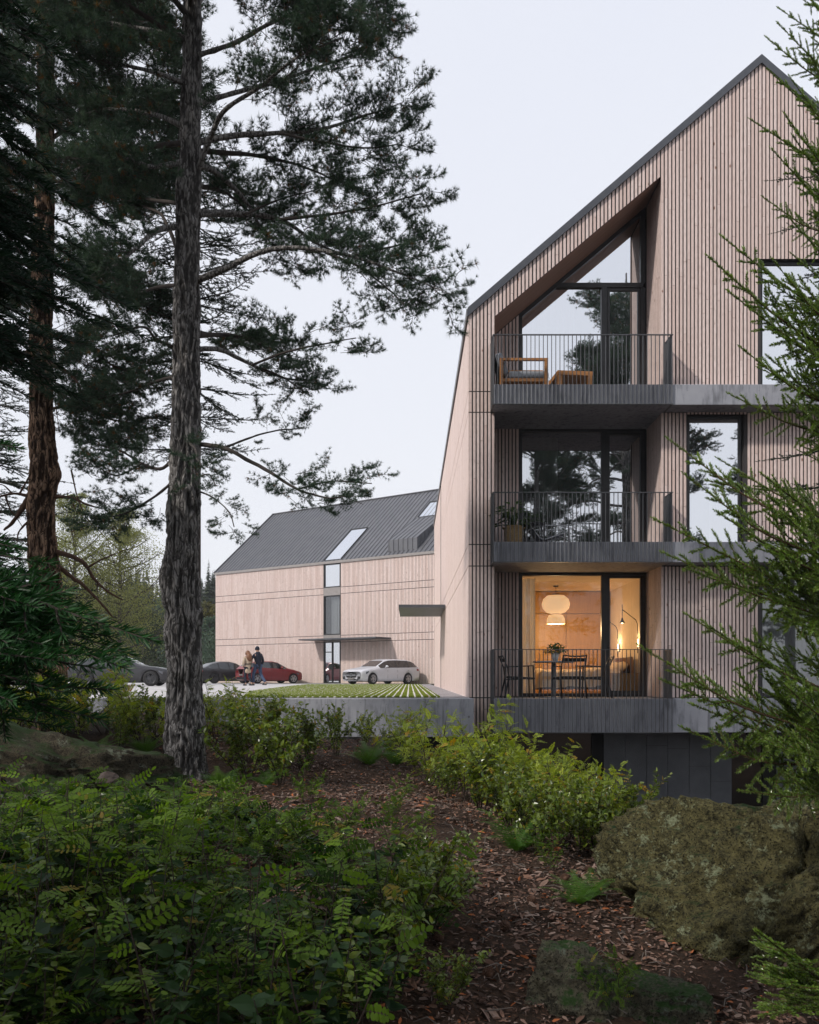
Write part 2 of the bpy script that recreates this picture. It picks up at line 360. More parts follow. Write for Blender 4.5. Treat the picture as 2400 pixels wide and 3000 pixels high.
# ------------------------------------------------------------ pine
def rdir(n): return nrm(RNG.normal(size=(n, 3)))
def pine_tuft(n=24, L=.105, w=.0072):
    th = np.radians(RNG.uniform(8, 72, n)); ph = RNG.uniform(0, 2 * np.pi, n)
    d = np.stack([np.cos(th), np.sin(th) * np.cos(ph), np.sin(th) * np.sin(ph)], 1); l = L * RNG.uniform(.7, 1.1, n)
    s = nrm(np.cross(d, rdir(n))) * w / 2; base = d * .004 - np.array([.02, 0, 0]) * RNG.uniform(0, 1, (n, 1))
    tip = base + d * l[:, None]
    V = np.stack([base - s, base + s, tip], 1).reshape(-1, 3)
    return V, np.arange(3 * n).reshape(n, 3)
TUFT = [pine_tuft(24) for _ in range(5)]
def pine_spray(L=.6, nside=7, rnd=.3, tl=1.0, side=.5):
    """branchlet along +X; needles slot 0, twig slot 1"""
    b = NB(); ax = polyline([(0, 0, 0), (L * .35, 0, .02), (L * .7, RNG.normal(0, .04), .03), (L, RNG.normal(0, .06), .09)], 9)
    V, q = tube_np(ax, np.linspace(.007, .003, 9), 4); b.add(V, q, .4, 1)
    pos = []; dr = []
    def tw(p, d, l, k):
        pts = p + np.outer(np.linspace(0, 1, 4), d * l) + np.outer(np.linspace(0, 1, 4) ** 2, [0, 0, .22 * l])
        V, q = tube_np(pts, np.linspace(.004, .002, 4), 3); b.add(V, q, .4, 1)
        for t in np.linspace(.35, 1, k):
            i = t * 3; a = int(min(i, 2)); pp = pts[a] + (pts[a + 1] - pts[a]) * (i - a)
            pos.append(pp); dr.append(nrm(pts[a + 1] - pts[a] + RNG.normal(0, .18, 3) * l))
    for k in range(nside):
        t = .22 + .74 * (k + RNG.uniform(0, .7)) / nside; i = t * 8; a = int(i); p = ax[a] + (ax[min(a + 1, 8)] - ax[a]) * (i - a)
        s = 1 if k % 2 else -1; ang = math.radians(RNG.uniform(32, 65))
        d = nrm(np.array([math.cos(ang), s * math.sin(ang), RNG.normal(.1, rnd)]))
        tw(p, d, L * side * (1.15 - .75 * t) * RNG.uniform(.7, 1.2), 3 if t < .7 else 2)
    for t in (.55, .7, .82, .92, 1):
        i = t * 8; a = int(min(i, 7)); pos.append(ax[a] + (ax[a + 1] - ax[a]) * (i - a)); dr.append(nrm(np.array([1, RNG.normal(0, .35), RNG.normal(.2, .35)])))
    pos = np.array(pos); dr = np.array(dr); pick = RNG.integers(0, len(TUFT), len(pos))
    tn = np.where(RNG.uniform(0, 1, len(pos)) < .05, .95, RNG.uniform(0, .85, len(pos)))
    for k, (V, f) in enumerate(TUFT):
        m = pick == k
        if m.any(): b.inst(V, f, 0, frames(dr[m]), pos[m], 0, RNG.uniform(.8, 1.2, m.sum()) * tl, tn[m])
    return b.arrays()
SPRAYS = [pine_spray(RNG.uniform(.5, .7), RNG.integers(6, 9)) for _ in range(7)]
def put_sprays(b, pos, dr, size):
    pos = np.asarray(pos); dr = np.asarray(dr); size = np.asarray(size); pick = RNG.integers(0, len(SPRAYS), len(pos))
    for k, (V, Fs, T) in enumerate(SPRAYS):
        m = pick == k
        if not m.any(): continue
        R = frames(dr[m], np.array([0, 0, 1.0]) + RNG.normal(0, .35, (m.sum(), 3)))
        # one instanced copy per material slot
        W = np.einsum('nij,vj->nvi', R, V) * size[m][:, None, None] + pos[m][:, None, :]
        n = m.sum(); nv = len(V); dt = RNG.normal(0, .07, n)
        Tt = np.where(T[None] > .9, T[None], np.clip(T[None] + dt[:, None], 0, .88))
        b.V.append(W.reshape(-1, 3)); b.T.append(Tt.reshape(-1))
        for f, mi in Fs:
            b.Fs.append(((f[None] + (np.arange(n) * nv)[:, None, None]).reshape(-1, f.shape[1]) + b.n, mi))
        b.n += n * nv
def sprays_on(b, pts, t0, n, size, spread=.8, up=.12, off=.0):
    """scatter sprays along the outer part of a limb"""
    pts = np.asarray(pts); tn = nrm(np.gradient(pts, axis=0)); t = t0 + (1 - t0) * RNG.uniform(0, 1, n) ** .85
    t[: max(2, n // 12)] = 1.0
    i = t * (len(pts) - 1); a = np.minimum(i.astype(int), len(pts) - 2); p = pts[a] + (pts[a + 1] - pts[a]) * (i - a)[:, None]
    side = rdir(n); side[:, 2] *= .45; d = nrm(tn[a] * .55 + side * spread + np.array([0, 0, up]))
    p = p + rdir(n) * off
    put_sprays(b, p, d, size * RNG.uniform(.7, 1.15, n))

def bark_bump(ridge=.12, knots=()):
    def f(V, rad, ang):
        q = np.stack([V[:, 0] * 21, V[:, 1] * 21, V[:, 2] * 3.6], 1)
        w = fbm(V * np.array([4, 4, 2.2]), 3) * .9
        r = 1 - np.abs(vnoise(q + w[:, None])); r2 = 1 - np.abs(vnoise(q * 2.3 + 5 + w[:, None]))
        h = ((r ** 2) * .65 + r2 * .35 - .62) * ridge * 1.6 + fbm(V * 2.1, 3) * .09 + fbm(V * np.array([34, 34, 16]), 3) * .035
        o = h * rad
        for (c, rr, am) in knots:
            dd = np.linalg.norm(V - np.array(c), axis=1); o = o + am * np.exp(-(dd / rr) ** 2)
        f.last = np.clip((r ** 2) * .65 + r2 * .35 + fbm(V * np.array([40, 40, 18]), 3) * .28, 0, 1.2)
        return o
    return f
def trunk_mesh(name, pts, rad, m, n=260, seg=72, ridge=.13, knots=()):
    pts = np.asarray(pts, float); t = np.linspace(0, 1, len(pts)); ps = polyline(pts, n)
    L = np.concatenate([[0], np.cumsum(np.linalg.norm(np.diff(pts, axis=0), axis=1))]); rs = np.interp(np.linspace(0, 1, n), L / L[-1], rad)
    bf = bark_bump(ridge, knots); V, q = tube_np(ps, rs, seg, bf)
    return np_mesh(name, V, [q], m, np.clip((bf.last - .35) * 1.3, 0, 1), True)
def limb_mesh(name, pts, r0, r1, m, n=26, seg=9, rough=.18):
    ps = polyline(pts, n); L = np.linalg.norm(np.diff(ps, axis=0), axis=1).sum()
    ps = ps + fbm(np.stack([ps[:, 0] * 3, ps[:, 1] * 3, ps[:, 2] * 3], 1), 2)[:, None] * np.array([.3, .5, .6]) * .05 * np.linspace(0, 1, n)[:, None]
    V, q = tube_np(ps, np.linspace(r0, r1, n), seg, lambda V, r, a: fbm(V * 22, 3) * rough * r)
    return np_mesh(name, V, [q], m, np.full(len(V), .45), True), ps

# ------------------------------------------------------------ spruce
def spruce_shoot(L, nl, nw, per=520, flat=.55):
    n = max(12, int(L * per)); s = RNG.uniform(0, 1, n) * L; a = RNG.uniform(0, 2 * np.pi, n)
    lift = np.radians(RNG.uniform(38, 62, n)) * np.where(s > L * .93, .5, 1)
    d = np.stack([np.cos(lift), np.sin(lift) * np.cos(a), np.sin(lift) * np.sin(a) * flat + .14], 1); d = nrm(d)
    base = np.stack([s, np.zeros(n), np.zeros(n)], 1); l = nl * RNG.uniform(.75, 1.1, n) * np.where(s > L * .9, .8, 1)
    w = nrm(np.cross(d, rdir(n))) * nw / 2; tip = base + d * l[:, None]; mid = base + d * (l * .55)[:, None]
    V = np.stack([base - w * .7, base + w * .7, mid + w, tip, mid - w], 1).reshape(-1, 3)
    V2, q = tube_np([(0, 0, 0), (L * .5, 0, 0), (L, 0, 0)], [.0028, .0022, .0012], 4)
    return V, np.arange(5 * n).reshape(n, 5), V2, q, np.repeat(RNG.uniform(0, .7, n) + .3 * (s / L > .75), 5)
def spruce_branch(L, nl=.016, nw=.0022, droop=.05, lift=.15, step=.055, per=520, wide=.5, twig=.008, sec=.075, sl=.5):
    b = NB(); lens = (.07, .12, .2, .3, .42); base = [[spruce_shoot(l, nl, nw, per) for _ in range(3)] for l in lens]
    ax = polyline([(0, 0, 0), (L * .33, 0, L * lift * .3 - L * droop * .3), (L * .66, RNG.normal(0, .02) * L, L * lift * .55 - L * droop * .7), (L, RNG.normal(0, .03) * L, L * lift - L * droop * .7)], 14)
    V, q = tube_np(ax, np.linspace(twig, .0025, 14), 5); b.add(V, q, .4, 1)
    jobs = []
    def along(t):
        i = t * 13; a = int(min(i, 12)); return ax[a] + (ax[a + 1] - ax[a]) * (i - a), nrm(ax[a + 1] - ax[a])
    n = int(L / step)
    for k in range(n):
        t = .12 + .88 * (k + RNG.uniform(-.3, .3)) / n; t = min(max(t, .08), 1); p, d = along(t)
        for s in (-1, 1):
            if RNG.uniform() < .05: continue
            ang = math.radians(RNG.uniform(38, 62)); y = np.cross([0, 0, 1], d); y = nrm(y)
            dd = nrm(d * math.cos(ang) + y * s * math.sin(ang) + np.array([0, 0, RNG.normal(.02, .16)]))
            l = max(.06, wide * L * (1.04 - t) * RNG.uniform(.55, 1.05) + .04)
            jobs.append((p, dd, min(l, .42)))
            if l > .16:
                m = int(l / sec)
                for j in range(1, m):
                    u = j / m; 
                    for s2 in (-1, 1):
                        if RNG.uniform() < .25: continue
                        a2 = math.radians(RNG.uniform(35, 58)); y2 = nrm(np.cross([0, 0, 1], dd)); d2 = nrm(dd * math.cos(a2) + y2 * s2 * math.sin(a2) + np.array([0, 0, RNG.normal(0, .16)]))
                        jobs.append((p + dd * l * u, d2, max(.06, l * sl * (1.1 - u))))
            if l > .42: jobs.append((p + dd * .4, nrm(dd + np.array([0, 0, .05])), l - .4))
    for k in range(max(1, int(L / .3))):
        t0 = .1 + .9 * k / max(1, int(L / .3)); p, d = along(t0); p2, _ = along(min(1, t0 + .9 / max(1, int(L / .3)))); jobs.append((p, p2 - p, float(np.linalg.norm(p2 - p))))
    p, d = along(1.0); jobs.append((p, d, .12))
    by = {}
    for p, d, l in jobs:
        k = int(np.argmin([abs(x - l) for x in lens])); by.setdefault((k, RNG.integers(0, 3)), []).append((p, d, l / lens[k]))
    for (k, j), L_ in by.items():
        V, f, V2, q, T = base[k][j]; R = frames(np.array([x[1] for x in L_])); Tp = np.array([x[0] for x in L_]); S = np.clip([x[2] for x in L_], .75, 1.25)
        b.inst(V, f, T, R, Tp, 0, S, RNG.normal(0, .12, len(L_))); b.inst(V2, q, .4, R, Tp, 1, S)
    return b

# ------------------------------------------------------------ leaves and shrubs
def ellipse_leaf(l, w, k=6, fold=.12, c=(0, 0, 0)):
    a = np.linspace(0, 2 * np.pi, k, endpoint=False); V = np.stack([l / 2 + l / 2 * np.cos(a), w / 2 * np.sin(a), -np.abs(np.sin(a)) * w * fold - .10 * (l / 2 + l / 2 * np.cos(a)) ** 2 / max(l, 1e-6)], 1)
    return V + np.array(c)
def ovate_leaf(l, w):
    x = np.array([0, .18, .42, .72, 1, .72, .42, .18]) * l; y = np.array([0, .4, .5, .28, 0, -.28, -.5, -.4]) * w
    z = -.12 * (x / l) ** 2 * l + np.abs(y) * .25
    V = np.stack([x, y, z], 1); V = np.vstack([V, [[.42 * l, 0, -.03 * l]]])
    return V, np.array([[0, 1, 2, 8], [8, 2, 3, 4], [8, 4, 5, 6], [0, 8, 6, 7]])
def compound_leaf(L=.2, pairs=6, ll=.042, lw=.021):
    b = NB(); ax = lambda t: np.array([t * L, 0, .05 * L * math.sin(t * 3) - .22 * L * t * t])
    V, q = tube_np(np.array([ax(t) for t in np.linspace(0, 1, 5)]), np.linspace(.0016, .0008, 5), 3); b.add(V, q, .5, 1)
    T = []; D = []; U = []
    for k in range(pairs):
        t = .18 + .74 * k / (pairs - 1)
        for s in (-1, 1): T.append(ax(t)); D.append([.32 + RNG.normal(0, .08), s, RNG.normal(-.05, .12)]); U.append([RNG.normal(0, .15), s * -.15 + RNG.normal(0, .15), 1])
    T.append(ax(1)); D.append([1, 0, -.2]); U.append([0, 0, 1])
    sz = np.concatenate([np.repeat(np.sin(np.linspace(.9, 2.3, pairs)), 2) * RNG.uniform(.9, 1.1, 2 * pairs), [1.05]])
    V = ellipse_leaf(ll, lw, 7); b.inst(V, np.arange(7)[None], 0, frames(np.array(D), np.array(U)), np.array(T), 0, sz, RNG.normal(0, .05, len(T)))
    return b.arrays()
CLEAF = [compound_leaf(RNG.uniform(.13, .24), int(RNG.integers(4, 8)), RNG.uniform(.036, .052), RNG.uniform(.018, .028)) for _ in range(9)]
OLEAF = []
for _ in range(4):
    _b = NB(); _v, _q = ovate_leaf(.062 * RNG.uniform(.85, 1.15), .036 * RNG.uniform(.85, 1.15)); _b.add(_v, _q, 0, 0); OLEAF.append(_b.arrays())
def put_set(b, SET, pos, dr, size, tint, up=None, upn=.45):
    pos = np.asarray(pos); dr = np.asarray(dr); size = np.asarray(size); tint = np.asarray(tint); pick = RNG.integers(0, len(SET), len(pos))
    for k, (V, Fs, T) in enumerate(SET):
        m = pick == k; n = int(m.sum())
        if not n: continue
        R = frames(dr[m], np.array([0, 0, 1.0]) + RNG.normal(0, upn, (n, 3)) if up is None else up[m])
        W = np.einsum('nij,vj->nvi', R, V) * size[m][:, None, None] + pos[m][:, None, :]; nv = len(V)
        b.V.append(W.reshape(-1, 3)); b.T.append((T[None] + tint[m][:, None]).reshape(-1))
        for f, mi in Fs: b.Fs.append(((f[None] + (np.arange(n) * nv)[:, None, None]).reshape(-1, f.shape[1]) + b.n, mi))
        b.n += n * nv
def shrub(h, SET, nst=6, spread=.45, dens=14, lsz=1.0, bare=.25, mats=('robinia', 'stemdark'), lean=0.25, side=4):
    """returns (foliage mesh, stem mesh)"""
    fb = NB(); sb = NB(); pos = []; dr = []
    def stem(p, d, l, r, lev):
        n = 7; pts = [np.array(p)]; dd = nrm(d)
        for k in range(n - 1): dd = nrm(dd + RNG.normal(0, .13, 3) + np.array([0, 0, .06 if lev else -.02])); pts.append(pts[-1] + dd * l / (n - 1))
        pts = np.array(pts); V, q = tube_np(pts, np.linspace(r, r * .35, n), 4 if lev else 5); sb.add(V, q, .5, 0)
        k = max(2, int(dens * l)); 
        for t in np.linspace(bare if lev == 0 else .15, 1, k):
            i = t * (n - 1); a = int(min(i, n - 2)); pp = pts[a] + (pts[a + 1] - pts[a]) * (i - a); ax = nrm(pts[a + 1] - pts[a])
            o = rdir(1)[0]; o = nrm(o - ax * (o @ ax)); pos.append(pp); dr.append(nrm(o + ax * RNG.uniform(.2, .8) + np.array([0, 0, RNG.uniform(-.25, .25)])))
        if lev < 1:
            for _ in range(side):
                t = RNG.uniform(.3, .95); i = t * (n - 1); a = int(min(i, n - 2)); pp = pts[a] + (pts[a + 1] - pts[a]) * (i - a)
                o = rdir(1)[0]; o[2] = abs(o[2]) * .6; stem(pp, nrm(o + (pts[a + 1] - pts[a]) * 3), l * RNG.uniform(.25, .45), r * .5, lev + 1)
    for _ in range(nst):
        a = RNG.uniform(0, 2 * np.pi); stem(np.array([math.cos(a), math.sin(a), 0]) * RNG.uniform(0, .12), [math.cos(a) * spread * RNG.uniform(.2, 1.3), math.sin(a) * spread * RNG.uniform(.2, 1.3), 1], h * RNG.uniform(.7, 1.08), .006 + h * .004, 0)
    n = len(pos); tint = np.where(RNG.uniform(0, 1, n) < .04, .97, np.clip(RNG.normal(.45, .24, n), 0, .85))
    put_set(fb, SET, pos, dr, RNG.uniform(.7, 1.2, n) * lsz, tint)
    return fb.mesh('foliage', [MT[mats[0]], MT[mats[1]]]), sb.mesh('stem', MT[mats[1]], True)
def fern(h=.5, nf=10):
    b = NB()
    pin = []; 
    for k in range(nf):
        az = 2 * np.pi * k / nf + RNG.normal(0, .25); L = h * RNG.uniform(.8, 1.25); el = RNG.uniform(.85, 1.35)
        pts = [np.zeros(3)]; d = np.array([math.cos(az) * math.cos(el), math.sin(az) * math.cos(el), math.sin(el)])
        m = 22
        for j in range(m): pts.append(pts[-1] + d * L / m); d = nrm(d + np.array([math.cos(az) * .02, math.sin(az) * .02, -.035 - .03 * RNG.uniform()]))
        pts = np.array(pts); V, q = tube_np(pts, np.linspace(.003, .001, m + 1), 3); b.add(V, q, .3, 0)
        tn = nrm(np.gradient(pts, axis=0)); sd = nrm(np.cross(tn, [0, 0, 1])); T0 = RNG.uniform(.1, .8)
        for j in range(2, m + 1):
            t = j / m; l = L * .24 * math.sin(min(1, t * 1.25 + .12) * math.pi * .93) ** .8 + .008
            for s in (-1, 1):
                dd = nrm(sd[j] * s + tn[j] * .35 + np.array([0, 0, -.12])); ns = max(3, int(l / .014))
                for u in range(ns):
                    w = l / ns; p = pts[j] + dd * (u + .5) * w; g = tn[j] * (.0095 * (1 - u / ns * .6)); e = dd * w * .62
                    pin.append((p - g, p + e, p + g, p - e, T0))
    V = np.array([x[:4] for x in pin]).reshape(-1, 3); b.add(V, np.arange(len(V)).reshape(-1, 4), np.repeat([x[4] for x in pin], 4) , 0)
    return b.mesh('fronds', MT['fern'])

def leafy_tree(h, r, nlimb, nleaf, mats, leaf=.1, base=.12, up=.6, seed=1, dens=2.0, trunk=None):
    """deciduous tree: tapered trunk, rising limbs, clustered leaf faces; returns (trunk mesh, crown mesh)"""
    tb = NB(); cb = NB(); tp = np.array([[0, 0, -.1], [.05 * r, 0, h * .3], [-.05 * r, .05, h * .65], [0, 0, h]])
    ps = polyline(tp, 16); V, q = tube_np(ps, np.linspace(trunk or h * .016, h * .003, 16), 8); tb.add(V, q, .4, 0)
    P_ = []; 
    for k in range(nlimb):
        t = base + (.97 - base) * (k + RNG.uniform()) / nlimb; i = t * 15; a = int(min(i, 14)); p = ps[a] + (ps[a + 1] - ps[a]) * (i - a)
        az = RNG.uniform(0, 2 * np.pi); l = r * (math.sin(min(1, (1 - t) * 1.25 + .1) * math.pi / 2)) * RNG.uniform(.6, 1.15)
        e = p + np.array([math.cos(az) * l, math.sin(az) * l, l * up * RNG.uniform(.5, 1.3)]); m = (p + e) / 2 + np.array([0, 0, -.08 * l])
        lp = polyline([p, m, e], 7); V, q = tube_np(lp, np.linspace(h * .005, h * .0012, 7), 4); tb.add(V, q, .4, 0)
        for _ in range(6):
            u = RNG.uniform(.3, 1); c = lp[int(u * 6)]; sub = c + rdir(1)[0] * l * .32 * np.array([1, 1, .6]); V, q = tube_np(np.array([c, (c + sub) / 2 + [0, 0, .03 * l], sub]), [h * .0016, h * .0012, h * .0006], 3); tb.add(V, q, .4, 0)
            P_.append((sub, l * .26))
    P0 = np.array([p for p, _ in P_]); S0 = np.array([s for _, s in P_]); pick = RNG.integers(0, len(P0), nleaf)
    pos = P0[pick] + RNG.normal(0, 1, (nleaf, 3)) * S0[pick][:, None] * np.array([1, 1, .55]) * .75
    V = np.array([[0, 0, 0], [.5, .32, .05], [1, 0, -.1], [.5, -.32, .05]]) * leaf
    tn = np.clip((RNG.uniform(0, 1, len(P0)) * .6)[pick] + RNG.uniform(0, .4, nleaf), 0, .88)
    cb.inst(V, np.arange(4)[None], 0, frames(rdir(nleaf) + np.array([0, 0, -.3]), rdir(nleaf)), pos, 0, RNG.uniform(.6, 1.4, nleaf), tn)
    return tb.mesh('trunk', MT[mats[1]], True), cb.mesh('crown', MT[mats[0]])
def far_conifer(h, r, n):
    t = RNG.uniform(.05, 1, n) ** .8; az = RNG.uniform(0, 2 * np.pi, n); rad = r * (1.02 - t) * RNG.uniform(.55, 1.1, n)
    p0 = np.stack([0 * t, 0 * t, t * h + rad * .25], 1); p1 = np.stack([np.cos(az) * rad, np.sin(az) * rad, t * h - rad * .25 * RNG.uniform(.2, 1.4, n)], 1)
    w = np.stack([-np.sin(az), np.cos(az), 0 * az], 1) * (rad * .34)[:, None]; md = p0 * .4 + p1 * .6
    V = np.stack([p0, md - w, p1, md + w], 1).reshape(-1, 3)
    return V, np.arange(4 * n).reshape(n, 4), np.repeat(RNG.uniform(0, .8, n), 4)
# ------------------------------------------------------------ buildings
def adopt(child, parent):
    child.parent = parent
    child.matrix_parent_inverse = (Matrix.Translation(parent.location) @ Matrix.Rotation(parent.rotation_euler.z, 4, 'Z')).inverted()
    return child
def part(mb, name, m, parent, world=True):
    o = link(name, mb.mesh(name, m))
    if world: adopt(o, parent)
    else: o.parent = parent
    return o
def slats(mb, O, U, Nv, u0, u1, ivf, pitch=.076, bw=.0485, dep=.012, grooves=(), blen=2.2, gz=.022):
    O = Vector(O); U = Vector(U); Nv = Vector(Nv); k = 0; u = u0
    while u + bw <= u1 + .004:
        ua, ub = u, u + bw
        for (a0, b0, a1, b1) in ivf(ua, ub):      # bottom at ua/ub, top at ua/ub
            lo, hi = max(a0, b0), min(a1, b1)
            cuts = [g for g in grooves if lo + .05 < g < hi - .05]
            segs = []; zs = [None] + sorted(cuts) + [None]
            for z0, z1 in zip(zs, zs[1:]):
                s0 = (a0, b0) if z0 is None else (z0 + gz / 2,) * 2
                s1 = (a1, b1) if z1 is None else (z1 - gz / 2,) * 2
                zz = max(s0) + random.uniform(.1, blen); cur = s0
                while zz < min(s1) - .15:
                    segs.append((cur, (zz - .003, zz - .003))); cur = (zz + .003, zz + .003); zz += blen * random.uniform(.55, 1.2)
                segs.append((cur, s1))
            for s0, s1 in segs:
                if min(s1) - max(s0) < .01: continue
                mb.tint = min(1, max(0, random.gauss(.45, .32)))
                q = lambda uu, z, n: O + U * uu + Vector((0, 0, z)) + Nv * n
                i = [mb.pt(p) for p in (q(ua, s0[0], 0), q(ub, s0[1], 0), q(ub, s1[1], 0), q(ua, s1[0], 0), q(ua, s0[0], dep), q(ub, s0[1], dep), q(ub, s1[1], dep), q(ua, s1[0], dep))]
                for f in ((4, 5, 6, 7), (0, 4, 7, 3), (5, 1, 2, 6), (7, 6, 2, 3), (0, 1, 5, 4)): mb.face([i[j] for j in f])
        u += pitch
def wavy(mb, x0, x1, y, z0, z1, amp=.035, wl=.13, n=90, axis='x'):
    prev = None; ph = random.uniform(0, 6)
    for k in range(n + 1):
        t = k / n; x = x0 + (x1 - x0) * t; d = amp * (math.sin(2 * math.pi * (x - x0) / wl + ph + .8 * math.sin(5 * t)) + .4 * math.sin(2 * math.pi * (x - x0) / wl * 2.3))
        mb.tint = random.uniform(.2, .6)
        cur = (mb.pt((x, y + d * .9, z0)), mb.pt((x, y + d, z1)))
        if prev: mb.face((prev[0], cur[0], cur[1], prev[1]), True)
        prev = cur

# ---- near building -------------------------------------------------
XL, XA, XR = 1.204, 7.10, 13.0; YF = 18.0; ZE, ZA = 7.88, 12.97
SL = (ZA - ZE) / (XA - XL)
def zroof(x): return ZE + SL * (x - XL) if x <= XA else ZA - SL * (x - XA)
OX0, OX1, OZ0, OZ1 = 1.69, 5.097, 7.67, 10.55
def zopen(x): return OZ0 + (x - OX0) * (OZ1 - OZ0) / (OX1 - OX0)
YW = 19.2; YB = 43.0; FL = (0.0, 3.08, 6.17); SB = (-.68, 2.665, 5.76)
W2 = (5.62, 6.76, 3.08, 5.72); W3a = (7.1, 9.4, 6.17, 8.86); W3b = (7.1, 9.4, 0.0, 2.665)
apt = thing('apartment_building', 'tall gabled apartment building with vertical larch slats and three concrete balconies', 'building', (XL, YF, -3.0))
GR = (5.76, 6.18, 2.655, 3.09, -.005)
def iv_front(ua, ub):
    m = (ua + ub) / 2; ra, rb = zroof(ua) - .16, zroof(ub) - .16
    if m < OX0: return [(-.69, -.69, ra, rb)]
    if m < OX1: return [(zopen(ua), zopen(ub), ra, rb)]
    if W2[0] - .03 < m < W2[1] + .03: return [(0, 0, W2[2], W2[2]), (W2[3], W2[3], ra, rb)]
    if W3a[0] - .03 < m < W3a[1] + .03: return [(W3b[3], W3b[3], W3a[2], W3a[2]), (W3a[3], W3a[3], ra, rb)]
    return [(0, 0, ra, rb)]
mb = MB()
slats(mb, (0, YF, 0), (1, 0, 0), (0, -1, 0), XL + .004, XR - .01, iv_front, grooves=GR)
part(mb, 'front_cladding', MT['wood'], apt)
mb = MB()
slats(mb, (XL, YF, 0), (0, 1, 0), (-1, 0, 0), .0, 15.62, lambda a, b: [(-.69 if a < .4 else -.02, -.69 if a < .4 else -.02, ZE - .12, ZE - .12)], grooves=GR, pitch=.072, bw=.060)
slats(mb, (XL, YF, 0), (0, 1, 0), (-1, 0, 0), 16.12, YB - YF, lambda a, b: [(-.02, -.02, ZE - .12, ZE - .12)], grooves=GR, pitch=.072, bw=.060)
part(mb, 'side_cladding', MT['wood'], apt)
# black backing wall with the openings left free
mb = MB(); yb = YF + .004
def quadxz(x0, x1, z0, z1, za=None, zb=None, y=yb): mb.poly([(x0, y, z0), (x1, y, z0), (x1, y, z1 if zb is None else zb), (x0, y, z1 if za is None else za)])
quadxz(XL, OX0, -.69, 0, ZE - .05, zroof(OX0) - .05)
mb.poly([(OX0, yb, OZ0), (OX1, yb, OZ1), (OX1, yb, zroof(OX1) - .05), (OX0, yb, zroof(OX0) - .05)])
quadxz(OX1, W2[0], -.1, 0, zroof(OX1) - .05, zroof(W2[0]) - .05)
quadxz(W2[0], W2[1], -.1, W2[2]); quadxz(W2[0], W2[1], W2[3], 0, zroof(W2[0]) - .05, zroof(W2[1]) - .05)
quadxz(W2[1], XA, -.1, 0, zroof(W2[1]) - .05, ZA - .05)
quadxz(XA, 9.4, W3b[3], W3a[2]); quadxz(XA, 9.4, W3a[3], 0, ZA - .05, zroof(9.4) - .05)
quadxz(9.4, XR, -.1, 0, zroof(9.4) - .05, ZE - .05)
xs = XL + .004
for y0, y1 in ((YF, 33.68), (34.12, YB)): mb.poly([(xs, y0, -.69), (xs, y0, ZE - .1), (xs, y1, ZE - .1), (xs, y1, -.69)])
mb.poly([(XR, YF, -3), (XR, YB, -3), (XR, YB, ZE), (XR, YF, ZE)])
mb.poly([(XL, YB, -3), (XR, YB, -3), (XR, YB, ZE), (XA, YB, ZA), (XL, YB, ZE)])
for x, z0, z1 in ((W2[0], W2[2], W2[3]), (W2[1], W2[2], W2[3]), (W3a[0], W3a[2], W3a[3]), (W3a[1], W3a[2], W3a[3]), (W3b[0], 0, W3b[3]), (W3b[1], 0, W3b[3])):
    mb.poly([(x, yb, z0), (x, YF + .16, z0), (x, YF + .16, z1), (x, yb, z1)])
for (x0, x1, z) in ((W2[0], W2[1], W2[3]), (W3a[0], W3a[1], W3a[3]), (W3b[0], W3b[1], W3b[3])): mb.poly([(x0, yb, z), (x1, yb, z), (x1, YF + .16, z), (x0, YF + .16, z)])
part(mb, 'wall', MT['backing'], apt)
# recess: jambs, back wall strip and sloping soffit
mb = MB()
def iv_jamb(a, b): return [(FL[k], FL[k], SB[k + 1] if k < 2 else OZ1 - .01, SB[k + 1] if k < 2 else OZ1 - .01) for k in range(3)]
slats(mb, (OX1 + .018, YF + .03, 0), (0, 1, 0), (-1, 0, 0), .0, YW - YF - .03, iv_jamb, pitch=.066, bw=.046, dep=.005)
part(mb, 'recess_jamb', MT['wood'], apt); mb = MB()
def iv_back(a, b): return [(0, 0, SB[1], SB[1]), (FL[1], FL[1], SB[2], SB[2]), (FL[2], FL[2], zopen(a) - .02, zopen(b) - .02)]
slats(mb, (0, YW, 0), (1, 0, 0), (0, -1, 0), OX0 + .005, 2.37, iv_back)
part(mb, 'recess_cladding', MT['wood'], apt)
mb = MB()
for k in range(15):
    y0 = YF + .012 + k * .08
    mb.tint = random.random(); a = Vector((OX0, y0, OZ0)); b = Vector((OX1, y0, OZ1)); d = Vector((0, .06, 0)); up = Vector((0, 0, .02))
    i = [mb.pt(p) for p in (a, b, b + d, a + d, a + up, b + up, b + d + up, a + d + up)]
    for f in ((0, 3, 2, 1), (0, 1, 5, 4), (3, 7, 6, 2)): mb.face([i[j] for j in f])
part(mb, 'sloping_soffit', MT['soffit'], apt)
mb = MB()
mb.poly([(OX0, YF, OZ0 + .02), (OX1, YF, OZ1 + .02), (OX1, YW + .3, OZ1 + .02), (OX0, YW + .3, OZ0 + .02)])
mb.poly([(OX1 + .024, YF + .01, 0), (OX1 + .024, YW + .1, 0), (OX1 + .024, YW + .1, OZ1), (OX1 + .024, YF + .01, OZ1)])
mb.poly([(OX0, YF + .01, -.05), (OX0, YF + .01, OZ0), (OX0, YW + .1, OZ0), (OX0, YW + .1, -.05)])
for k in range(3): 
    t = SB[k + 1] if k < 2 else None
    mb.poly([(OX0, YW + .003, FL[k]), (2.4, YW + .003, FL[k]), (2.4, YW + .003, t or zopen(2.4)), (OX0, YW + .003, t or zopen(OX0))])
part(mb, 'recess_lining', MT['backing'], apt)
